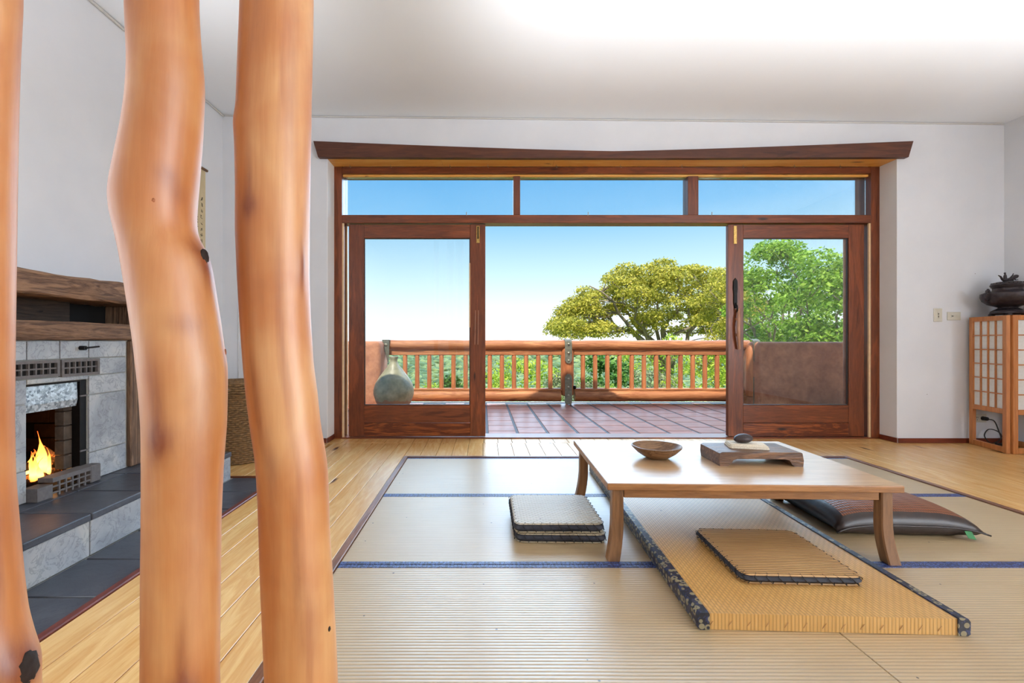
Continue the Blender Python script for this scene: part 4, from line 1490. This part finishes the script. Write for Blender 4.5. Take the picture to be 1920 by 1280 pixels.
A_, B_ = (0.085, 0.375), (-0.008, -0.012)
shoji_panel(A_, B_, 4)
shoji_panel((0.012, -0.018), (0.405, -0.018), 4)
shoji_panel((0.405, 0.02), (0.405, 0.37), 4)
MB().prism([(0.012, -0.002), (0.388, -0.002), (0.388, 0.37), (0.10, 0.37)], 'z', SH - 0.026, SH - 0.004).done('top_board', M['shoji'], sj)

ur = thing('bronze_urn', 'dark bronze incense urn with pierced lid and dragon finial on the lantern', 'urn', (4.72, 4.09, SH - 0.0035))
body = MB()
wb2 = lambda a, z: 1.0 + 0.02 * math.cos(4 * a)
body.lathe([(0.001, 0.075), (0.065, 0.075), (0.062, 0.085), (0.085, 0.095), (0.13, 0.112), (0.165, 0.145), (0.178, 0.18), (0.176, 0.21), (0.150, 0.222), (0.108, 0.232), (0.100, 0.238), (0.098, 0.258), (0.108, 0.268), (0.11, 0.278), (0.001, 0.278)], 40, wob=wb2)
body.done('urn_body', M['bronze'], ur, True, 50)
ft = MB()
ft.lathe([(0.001, 0.02), (0.10, 0.02), (0.115, 0.03), (0.108, 0.05), (0.085, 0.066), (0.064, 0.078), (0.001, 0.078)], 36)
for i in range(4):
    a = PI / 4 + i * PI / 2
    ft.ball((0.098 * math.cos(a), 0.098 * math.sin(a), 0.0175), (0.024, 0.024, 0.0172), 2)
ft.done('urn_foot', M['bronze'], ur, True, 50)
ld = MB().lathe([(0.001, 0.279), (0.110, 0.279), (0.114, 0.284), (0.104, 0.298), (0.09, 0.309), (0.07, 0.315), (0.001, 0.318)], 36)
lid = ld.done('lid', M['bronze'], ur, True, 50)
for i in range(24):
    a = 2 * PI * i / 24
    MB().ball((0.1 * math.cos(a), 0.1 * math.sin(a), 0.301), (0.007, 0.007, 0.007), 1).done('lid_bead', M['bronze'], lid, True)
for s in (-1, 1):
    h_ = MB()
    pts = [(0.165, 0, 0.215), (0.172, 0, 0.238), (0.19, 0, 0.232), (0.196, 0, 0.212), (0.212, 0, 0.204), (0.222, 0, 0.185), (0.205, 0, 0.172), (0.202, 0, 0.152), (0.186, 0, 0.142), (0.168, 0, 0.15)]
    h_.tube([(s * x, y, z) for x, y, z in pts], [0.01, 0.009, 0.01, 0.007, 0.009, 0.008, 0.007, 0.009, 0.007, 0.008], 8)
    h_.ball((s * 0.178, 0, 0.243), (0.012, 0.009, 0.01), 1)
    h_.done('dragon_handle', M['bronze'], ur, True, 60)
fi = MB()
fi.tube([(-0.085, 0, 0.372), (-0.066, 0, 0.362), (-0.05, 0, 0.335), (-0.03, 0, 0.326), (0.0, 0.01, 0.332), (0.03, 0.0, 0.338), (0.055, 0, 0.352), (0.07, 0, 0.362)], [0.004, 0.007, 0.009, 0.013, 0.016, 0.015, 0.015, 0.018], 9)
fi.ball((0.075, 0, 0.366), (0.02, 0.014, 0.014), 2)
fi.ball((-0.025, 0, 0.35), (0.013, 0.012, 0.038), 2)
fi.ball((-0.027, 0, 0.391), (0.008, 0.008, 0.009), 2)
fi.tube([(0.02, 0, 0.35), (0.042, 0, 0.372), (0.05, 0, 0.392)], [0.006, 0.005, 0.002], 6)
fi.tube([(0.05, 0, 0.345), (0.07, 0, 0.332), (0.092, 0, 0.334)], [0.008, 0.005, 0.003], 6)
for x in (-0.03, 0.0, 0.04):
    fi.tube([(x, 0, 0.335), (x + 0.004, 0.0, 0.314)], [0.009, 0.007], 6)
fi.done('dragon_finial', M['bronze'], ur, True, 60)
pm = MB().ball((0, 0, 0), (0.055, 0.012, 0.042), 3)
pm.done('relief_panel', M['bronze'], ur, True, loc=(0.0, -0.166, 0.165), rot=(R(-8), 0, 0))

# ------------------------------------------------------------------ terrace outside
DZ = -0.03
dk = MB().box(-3.6, 5.6, 4.701, 7.46, -0.5, DZ - 0.006).done('deck', M['deckgrout'])
struct(dk, 'terrace floor of square terracotta tiles', 'terrace')
tile_me = MB().box(-0.149, 0.149, -0.158, 0.158, -0.01, 0.006, 0.004).mesh('terracotta_tile')
for c_ in range(-7, 15):
    xc = 0.049 + 0.328 * (c_ + 0.5)
    offy = 0.0 if c_ % 2 == 0 else 0.11
    for r_ in range(9):
        yc = 4.72 + 0.158 + r_ * 0.328 - offy
        if yc - 0.158 < 4.70:
            yc0, yc1 = 4.705, yc + 0.158
            if yc1 - yc0 > 0.05:
                box_obj('terracotta_tile', (xc - 0.149, xc + 0.149, yc0, yc1, DZ - 0.016, DZ), M['terracotta'], dk, 0.004)
            continue
        if yc + 0.158 > 7.43:
            continue
        link('terracotta_tile', tile_me, M['terracotta'], dk, (xc, yc, DZ - 0.006))
ed = MB().box(-3.6, 5.6, 7.40, 7.46, DZ - 0.005, DZ + 0.004, 0.002).done('edge_flashing', M['steel'], dk)

# adobe parapets, rounded
def parapet(name, label, x0, x1, y0, y1, ztop):
    b = MB().box(x0, x1, y0, y1, -0.5, ztop, 0.07, 5)
    return struct(b.done(name, M['adobe'], None, True, 40), label, 'wall')


parapet('wall_terrace_left', 'sunlit orange adobe parapet at the left end of the log railing', -4.6, -1.555, 6.90, 7.50, 0.965)
parapet('wall_terrace_right', 'shaded adobe parapet at the right end of the log railing', 4.19, 6.4, 6.90, 7.50, 0.955)
parapet('wall_terrace_pillar', 'tall adobe pillar at the right end of the terrace', 5.03, 5.7, 6.16, 6.40, 2.5)

# unseen parapet, outline shaped to cast the terrace shadow, and the roof slab
ro = MB()
xs_ = np.linspace(-0.95, 7.5, 80)
out_ = []
for x in xs_:
    z = 3.24 + 0.42 / (1 + math.exp(-(x + 0.62) * 9.0))
    z += 0.46 * math.exp(-((x - 0.72) / 0.62) ** 4)
    z += 1.3 / (1 + math.exp(-(x - 3.62) * 5.0))
    out_.append((x, z))
poly = [(-3.2, 3.22)] + out_ + [(7.5, 3.22)]
ro.loft([[(x, y, 3.22) for x, z in out_] + [(x, y, z) for x, z in out_[::-1]] for y in (4.72, 5.0)])
struct(ro.done('wall_shade_parapet', M['adobe']), 'unseen adobe parapet shaped to shade the terrace', 'wall')
rf = MB().box(-3.2, 5.4, -3.0, 4.72, 3.251, 3.30)
struct(rf.done('roof', M['adobe']), 'flat roof slab over the room', 'roof')

# ------------------------------------------------------------------ log railing
RY = 7.30
rl = thing('log_railing', 'terrace railing of orange logs with round balusters and metal straps', 'railing', (1.36, RY, DZ))


def rlog(name, x0, x1, z, r, seed, flat=1.0):
    rg = random.Random(seed)
    n = 36
    pts, rr = [], []
    for i in range(n + 1):
        x = x0 + (x1 - x0) * i / n
        pts.append((x - 1.36, 0.004 * math.sin(i * 0.7 + seed), z - DZ + 0.003 * math.sin(i * 0.5 + seed * 2)))
        rr.append(r * (1 + rg.uniform(-0.02, 0.02)))
    return MB().tube(pts, rr, 18).done(name, M['log_x'], rl, True, 50)


rlog('top_log', -1.60, 1.32, 0.900, 0.082, 1)
rlog('top_log', 1.335, 4.26, 0.898, 0.082, 2)
rlog('bottom_log', -1.54, 1.25, 0.092, 0.092, 3)
rlog('bottom_log', 1.47, 4.18, 0.092, 0.092, 4)
for x0, x1 in ((-1.50, 1.262), (1.458, 4.17)):
    MB().box(x0 - 1.36, x1 - 1.36, -0.035, 0.035, 0.742 - DZ, 0.822 - DZ, 0.006).done('baluster_rail', M['log_x'], rl)
    MB().box(x0 - 1.36, x1 - 1.36, -0.05, 0.05, 0.176 - DZ, 0.212 - DZ, 0.006).done('baluster_ledge', M['log_x'], rl)
bal = MB()
bal.lathe([(0.036, 0.0), (0.036, 0.50), (0.034, 0.52), (0.030, 0.53)], 16)
bal_me = bal.mesh('baluster', True, 50)
for i in range(13):
    link('baluster', bal_me, M['log_z'], rl, (-1.243 + i * 0.1940 - 1.36, 0, 0.212 - DZ))
for i in range(13):
    link('baluster', bal_me, M['log_z'], rl, (1.608 + i * 0.1955 - 1.36, 0, 0.212 - DZ))


def rail_post(x, y_off=0.0):
    p = MB()
    p.lathe([(0.06, 0.03), (0.104, 0.05), (0.104, 0.66), (0.098, 0.74), (0.075, 0.80), (0.05, 0.83)], 24)
    po_ = p.done('post', M['log_z'], rl, True, 40, loc=(x - 1.36, y_off, 0.06 - DZ))
    # upper strap bent over the top log, lower strap down to the terrace
    s = MB()
    hw = 0.055
    prof = [(0.0, 0.93), (-0.06, 0.925), (-0.098, 0.895), (-0.108, 0.84), (-0.112, 0.6)]
    pr2 = [(y - 0.008 if i else y, z + (0.008 if i < 3 else 0)) for i, (y, z) in enumerate(prof)]
    s.loft([[(xx, y, z) for y, z in prof] + [(xx, y, z) for y, z in pr2[::-1]] for xx in (-hw, hw)])
    s.loft([[(-hw, -0.112, 0.6), (hw, -0.112, 0.6), (hw, -0.12, 0.6), (-hw, -0.12, 0.6)], [(-hw * 0.45, -0.112, 0.555), (hw * 0.45, -0.112, 0.555), (hw * 0.45, -0.12, 0.555), (-hw * 0.45, -0.12, 0.555)]])
    st1 = s.done('strap', M['strap'], po_, loc=(0, 0, 0.0))
    s = MB()
    s.loft([[(xx * hw, -0.112 - yy, z) for xx, yy in ((-1, 0), (1, 0), (1, 0.009), (-1, 0.009))] for z in (0.30, 0.27)] if False else
           [[(-hw * q, -0.106, z), (hw * q, -0.106, z), (hw * q, -0.118, z), (-hw * q, -0.118, z)] for z, q in ((0.385, 0.45), (0.34, 1.0), (-0.06, 1.0), (-0.09, 0.8))])
    st2 = s.done('strap', M['strap'], po_)
    for z in (0.86, 0.72, 0.60):
        MB().ball((0, -0.124, z), (0.018, 0.010, 0.018), 2).done('bolt', M['bolt'], st1, True)
    for z in (0.31, 0.18, 0.05):
        MB().ball((0, -0.121, z), (0.018, 0.010, 0.018), 2).done('bolt', M['bolt'], st2, True)
    MB().tube([(0.09, -0.04, 0.17), (0.13, -0.05, 0.17)], 0.03, 10).done('bolt', M['black_iron'], po_, True)


rail_post(1.355)
rail_post(4.235, -0.16)
s = MB()
s.loft([[(-0.06, y, 0.12), (0.055, y, 0.12), (0.05, y, -0.10), (0.045, y, -0.26), (0.02, y, -0.20)] for y in (-0.11, -0.098)])
s.box(-0.06, 0.055, -0.11, 0.02, 0.118, 0.128)
es = s.done('end_strap', M['strap'], rl, loc=(-1.53 - 1.36, 0, 0.86 - DZ))
MB().ball((0, -0.114, 0.05), (0.025, 0.012, 0.025), 2).done('bolt', M['bolt'], es, True)

# clay jar
jr = MB().lathe([(0.001, 0.0), (0.15, 0.0), (0.19, 0.03), (0.25, 0.12), (0.283, 0.23), (0.285, 0.29), (0.262, 0.38), (0.205, 0.48), (0.135, 0.575), (0.078, 0.645), (0.055, 0.69), (0.052, 0.735), (0.066, 0.76), (0.064, 0.772), (0.045, 0.768), (0.04, 0.70), (0.03, 0.6), (0.001, 0.59)], 48, wob=lambda a, z: 1 + 0.012 * math.sin(2 * a + z * 4))
jo = jr.done('clay_jar', M['jar'], None, True, 60, loc=(-1.285, 6.58, DZ + 0.0005))
tag(jo, 'big mossy pear-shaped clay jar standing on the terrace by the left parapet', 'jar')


# ------------------------------------------------------------------ land and trees
def ground_z(x, y):
    d = y
    pts = [(-50, -0.7), (7.5, -0.7), (9, -1.2), (14, -2.2), (30, -4.5), (60, -9), (120, -18), (300, -34), (700, -52), (1100, -60), (1700, -58), (2400, -64), (3000, -95), (6000, -300)]
    z = np.interp(d, [p[0] for p in pts], [p[1] for p in pts])
    far = np.clip((d - 200) / 900, 0, 1)
    z = z + far * (9 * np.sin(x / 210 + 0.7) + 7 * np.sin(x / 97 + d / 260) + 6 * np.sin(d / 170 + 1.0))
    right = np.clip((x - 4) / 20, 0, 1) * np.clip(1 - d / 200, 0, 1)
    return z + right * 1.2


ny, nx = 90, 90
ysg = 7.0 + (np.linspace(0, 1, ny) ** 3) * 3400
gv, gf = [], []
for j, y in enumerate(ysg):
    half = 60 + y * 1.5
    for i in range(nx):
        x = -half + 2 * half * i / (nx - 1)
        gv.append((x, y, float(ground_z(np.float64(x), np.float64(y)))))
for j in range(ny - 1):
    for i in range(nx - 1):
        a = j * nx + i
        gf.append((a, a + 1, a + nx + 1, a + nx))
gm_ = bpy.data.meshes.new('ground')
gm_.from_pydata(gv, [], gf)
for p in gm_.polygons:
    p.use_smooth = True
struct(link('ground', gm_, M['ground']), 'green slope and valley beyond the terrace', 'ground')


def quads_mesh(name, co):
    """co: (n,4,3)"""
    n = co.shape[0]
    me = bpy.data.meshes.new(name)
    me.vertices.add(n * 4)
    me.vertices.foreach_set('co', co.astype(np.float32).ravel())
    me.loops.add(n * 4)
    me.loops.foreach_set('vertex_index', np.arange(n * 4, dtype=np.int32))
    me.polygons.add(n)
    me.polygons.foreach_set('loop_start', np.arange(0, n * 4, 4, dtype=np.int32))
    me.polygons.foreach_set('loop_total', np.full(n, 4, dtype=np.int32))
    me.update()
    me.validate()
    return me


def leaves(clumps, per, size, rng, shell=0.75, up=0.35):
    """clumps: list of (centre, radii). Leaf quads on and just inside the clump surfaces"""
    out = []
    for c, r in clumps:
        r = np.array(r)
        n = int(per * (r[0] * r[1] + r[0] * r[2] + r[1] * r[2]) / 3)
        d = rng.normal(size=(n, 3))
        d /= np.linalg.norm(d, axis=1)[:, None]
        d[:, 2] = np.where(d[:, 2] < -0.35, -d[:, 2], d[:, 2])
        rad = shell + (1.08 - shell) * rng.random((n, 1)) ** 0.6
        p = np.array(c) + d * r * rad
        p += rng.normal(size=(n, 3)) * size * 0.8
        nrm = d + rng.normal(size=(n, 3)) * 0.75 + np.array([0, 0, up])
        nrm /= np.linalg.norm(nrm, axis=1)[:, None]
        t = np.cross(nrm, rng.normal(size=(n, 3)))
        t /= np.linalg.norm(t, axis=1)[:, None] + 1e-9
        b = np.cross(nrm, t)
        s = size * (0.6 + 0.8 * rng.random((n, 1)))
        q = np.stack([p - t * s, p - b * s * 0.5, p + t * s, p + b * s * 0.5], axis=1)
        out.append(q)
    return np.concatenate(out)


def make_tree(name, label, base, clumps, per, size, mat, seed, trunk_r, group=None, stems=1, cat='tree', join=0.35):
    rng = np.random.default_rng(seed)
    t = thing(name, label, cat, base, 0, group)
    bz = Vector(base)
    loc = [((c[0] - base[0], c[1] - base[1], c[2] - base[2]), r) for c, r in clumps]
    link('foliage', quads_mesh('foliage', leaves(loc, per, size, rng)), mat, t)
    b = MB()
    cen = np.array([c for c, r in loc])
    mid = cen.mean(0)
    zmin = cen[:, 2].min()
    fork = max(0.3, zmin * join)
    limbs = []
    nl = max(4, min(9, len(loc) // 6))
    for i in range(nl):
        a = 2 * PI * (i + rng.uniform(-0.3, 0.3)) / nl
        s_ = i % stems
        sa = 2 * PI * s_ / stems
        st = Vector((trunk_r * 1.6 * math.cos(sa) * (stems > 1), trunk_r * 1.6 * math.sin(sa) * (stems > 1), fork * rng.uniform(0.8, 1.1)))
        sp_ = cen.max(0) - cen.min(0)
        tgt = Vector((mid[0] + 0.36 * sp_[0] * math.cos(a), mid[1] + 0.34 * sp_[1] * math.sin(a), zmin + sp_[2] * rng.uniform(0.45, 0.85)))
        pts = []
        for q in range(9):
            u = q / 8
            p = st.lerp(tgt, u)
            p.z = st.z + (tgt.z - st.z) * (u ** 0.8)
            p += Vector((rng.normal(), rng.normal(), rng.normal() * 0.5)) * 0.035 * (tgt - st).length * (0 < q < 8)
            pts.append(p)
        b.tube(pts, [trunk_r * (0.62 - 0.5 * q / 8) for q in range(9)], 7)
        limbs.append(pts)
    for s_ in range(stems):
        sa = 2 * PI * s_ / stems
        fx, fy = trunk_r * 1.6 * math.cos(sa) * (stems > 1), trunk_r * 1.6 * math.sin(sa) * (stems > 1)
        b.tube([(fx * 0.4, fy * 0.4, -0.2), (fx, fy, fork * 1.1)], [trunk_r, trunk_r * 0.7], 8)
    nodes_ = [p for l_ in limbs for p in l_[3:]]
    for c, r in loc:
        c = Vector(c)
        st = min(nodes_, key=lambda p: (p - c).length + max(0, p.z - c.z) * 1.5)
        m1 = st.lerp(c, 0.5) + Vector((rng.normal(), rng.normal(), abs(rng.normal()))) * 0.06 * (c - st).length
        b.tube([st, m1, c], [trunk_r * 0.16, trunk_r * 0.10, trunk_r * 0.03], 5)
    b.done('trunk', M['branch'], t, True)
    return t


# broad umbrella tree
rng = np.random.default_rng(5)
TY = 28.0
sca = TY / F
cl = []
base = ((1245 - 905) * sca, TY, float(ground_z(11.2, TY)))


def dome_top(xp):
    # silhouette of the crown in the place: height of its top over the horizontal position
    return np.interp(xp, [1040, 1060, 1085, 1110, 1145, 1200, 1245, 1290, 1330, 1370, 1410], [612, 570, 545, 520, 500, 487, 485, 494, 516, 540, 580])


for i in range(205):
    xp = rng.uniform(1052, 1405)
    depth = rng.uniform(-3.6, 3.6)
    yt = dome_top(xp)
    fall = (abs(depth) / 3.6) ** 2
    if i < 75:
        yp = yt + 12 + rng.uniform(0, 20) + fall * 40
    else:
        yp = rng.uniform(min(yt + 30, 600), 628)
        if depth < 0 and 1130 < xp < 1340 and rng.random() < 0.4:
            depth = -depth
    r = rng.uniform(0.48, 0.9)
    cl.append((((xp - 905) * sca, TY + depth, 0.96 + (641 - yp) * sca), (r, r, r * 0.55)))
make_tree('spreading_tree', 'broad spreading tree with a domed olive crown beyond the railing', base, cl, 1050, 0.08, M['leaf_olive'], 3, 0.26, 'trees beyond the terrace', 3, 'tree', 0.55)


def crown(cx, cy, ztop, zbot, rx, ry, n, rmin, rmax, seed):
    rng = np.random.default_rng(seed)
    out = []
    for i in range(n):
        u = rng.uniform(0, 1)
        z = zbot + (ztop - zbot) * u
        w_ = math.sin(PI * min(1, 0.22 + 0.72 * u)) ** 0.7
        a = rng.uniform(0, 2 * PI)
        q = math.sqrt(rng.uniform(0.25, 1)) * w_
        r = rng.uniform(rmin, rmax)
        out.append(((cx + q * rx * math.cos(a), cy + q * ry * math.sin(a), z - r * 0.6), (r, r, r * 0.72)))
    return out


for (nm, lab, xp, Y, yt, rx, n, seed, mt) in (
    ('leafy_tree', 'tall fresh green tree behind the right sliding door', 1452, 15.2, 452, 1.35, 56, 21, 'leaf_green'),
    ('leafy_tree', 'green tree seen at the right edge of the right door pane', 1562, 12.4, 456, 1.0, 44, 22, 'leaf_green'),
    ('leafy_tree', 'yellow-green tree between the domed tree and the right door stile', 1368, 21.8, 500, 1.75, 46, 23, 'leaf_olive'),
    ('leafy_tree', 'darker tree filling the gap low behind the right sliding door', 1512, 18.4, 520, 1.8, 56, 24, 'leaf_green'),
    ('leafy_tree', 'green tree mostly hidden behind the adobe pillar', 1680, 15.2, 470, 1.5, 40, 25, 'leaf_green'),
):
    X = (xp - 905) * Y / F
    zt = 0.96 + (641 - yt) * Y / F
    make_tree(nm, lab, (X, Y, float(ground_z(X, Y))), crown(X, Y, zt, -0.6, rx, rx, n, 0.34, 0.62, seed), 1500, 0.06, M[mt], seed, 0.12, 'trees beyond the terrace', 2)

shr = [
    ('yellow-green shrub left of the centre railing post', 962, 10.6, 676, 0.62, 'leaf_bright'),
    ('rounded yellow-green shrub just left of the centre railing post', 1008, 10.2, 680, 0.55, 'leaf_bright'),
    ('twiggy grey-green shrub behind the centre railing post', 1052, 10.9, 690, 0.5, 'leaf_grey'),
    ('pale low shrub at the left end of the wide gap between the doors', 921, 10.0, 700, 0.42, 'leaf_bright'),
    ('dark glossy laurel right of the centre railing post', 1136, 10.4, 662, 0.6, 'leaf_dark'),
    ('grey-green shrub below the domed tree', 1222, 10.0, 690, 0.6, 'leaf_grey'),
    ('tall bright shrub poking above the rail below the domed tree', 1245, 11.4, 628, 0.75, 'leaf_bright'),
    ('bright shrub left of the right sliding door', 1300, 10.8, 636, 0.8, 'leaf_bright'),
    ('bright shrub behind the stile of the right sliding door', 1362, 10.5, 640, 0.75, 'leaf_bright'),
    ('bright shrub between the dark laurel and the grey-green shrub', 1182, 11.6, 650, 0.7, 'leaf_bright'),
    ('low grey-green shrub right of the centre post', 1090, 9.6, 715, 0.45, 'leaf_grey'),
    ('small green shrub low behind the left door pane', 815, 9.8, 722, 0.4, 'leaf_bright'),
    ('little dark green sapling behind the left door pane', 842, 9.4, 706, 0.2, 'leaf_dark'),
    ('low light green shrub behind the clay jar', 780, 9.7, 728, 0.45, 'leaf_bright'),
]
for i, (lab, xp, Y, yt, rx, mt) in enumerate(shr):
    X = (xp - 905) * Y / F
    zt = 0.96 + (641 - yt) * Y / F
    gz = float(ground_z(X, Y))
    cl = crown(X, Y, zt, gz + 0.3, rx, rx * 0.8, 22, 0.16, 0.30, 60 + i)
    make_tree('garden_shrub', lab, (X, Y, gz), cl, 2600, 0.034 if mt != 'leaf_dark' else 0.05, M[mt], 90 + i, 0.025, 'shrubs below the terrace', 3, 'shrub')

# grass tufts on the near slope: one uncountable mass
rng = np.random.default_rng(8)
n = 26000
gx = rng.uniform(-5, 9, n)
gy = rng.uniform(8.0, 13.0, n)
gz = ground_z(gx, gy)
p = np.stack([gx, gy, gz], 1)
h = rng.uniform(0.15, 0.45, (n, 1)) + np.clip((gy - 8)[:, None] * 0.1, 0, 0.3)
dr = np.concatenate([rng.normal(size=(n, 2)) * 0.3, np.ones((n, 1))], 1)
sd = np.concatenate([rng.normal(size=(n, 2)), np.zeros((n, 1))], 1)
sd /= np.linalg.norm(sd, axis=1)[:, None]
q = np.stack([p - sd * 0.02, p + sd * 0.02, p + dr * h + sd * 0.006, p + dr * h - sd * 0.006], 1)
go = link('slope_grass', quads_mesh('slope_grass', q), M['leaf_bright'])
tag(go, 'yellow-green grass on the slope just below the terrace', 'grass', None, 'stuff')

# forest on the valley sides, past counting: one mass of crowns
ico = bmesh.new()
bmesh.ops.create_icosphere(ico, subdivisions=1, radius=1)
iv = np.array([v.co[:] for v in ico.verts])
ifc = np.array([[v.index for v in f.verts] for f in ico.faces])
ico.free()
rng = np.random.default_rng(12)
n = 9000
fy = 26 + (rng.random(n) ** 1.9) * 2600
fx = (rng.uniform(-0.62, 0.75, n)) * fy
keep = ~((np.abs(fx - 11) < 16) & (fy < 45))
fx, fy = fx[keep], fy[keep]
n = len(fx)
fz = ground_z(fx, fy)
rad = np.clip(1.2 + fy * 0.0075, 1.2, 16) * rng.uniform(0.6, 1.3, n)
cen = np.stack([fx, fy, fz + rad * 0.2], 1)
vv = cen[:, None, :] + iv[None] * rad[:, None, None] * (1 + 0.25 * rng.normal(size=(n, len(iv), 1))) * np.array([1, 1, 0.75])
ff = ifc[None] + (np.arange(n) * len(iv))[:, None, None]
nv, nf = n * len(iv), n * len(ifc)
me = bpy.data.meshes.new('forest_canopy')
me.vertices.add(nv)
me.vertices.foreach_set('co', vv.astype(np.float32).ravel())
me.loops.add(nf * 3)
me.loops.foreach_set('vertex_index', ff.astype(np.int32).ravel())
me.polygons.add(nf)
me.polygons.foreach_set('loop_start', np.arange(0, nf * 3, 3, dtype=np.int32))
me.polygons.foreach_set('loop_total', np.full(nf, 3, dtype=np.int32))
me.update()
tag(link('forest_canopy', me, M['forest']), 'distant grey-green forest covering the valley beyond the terrace', 'forest', None, 'stuff')
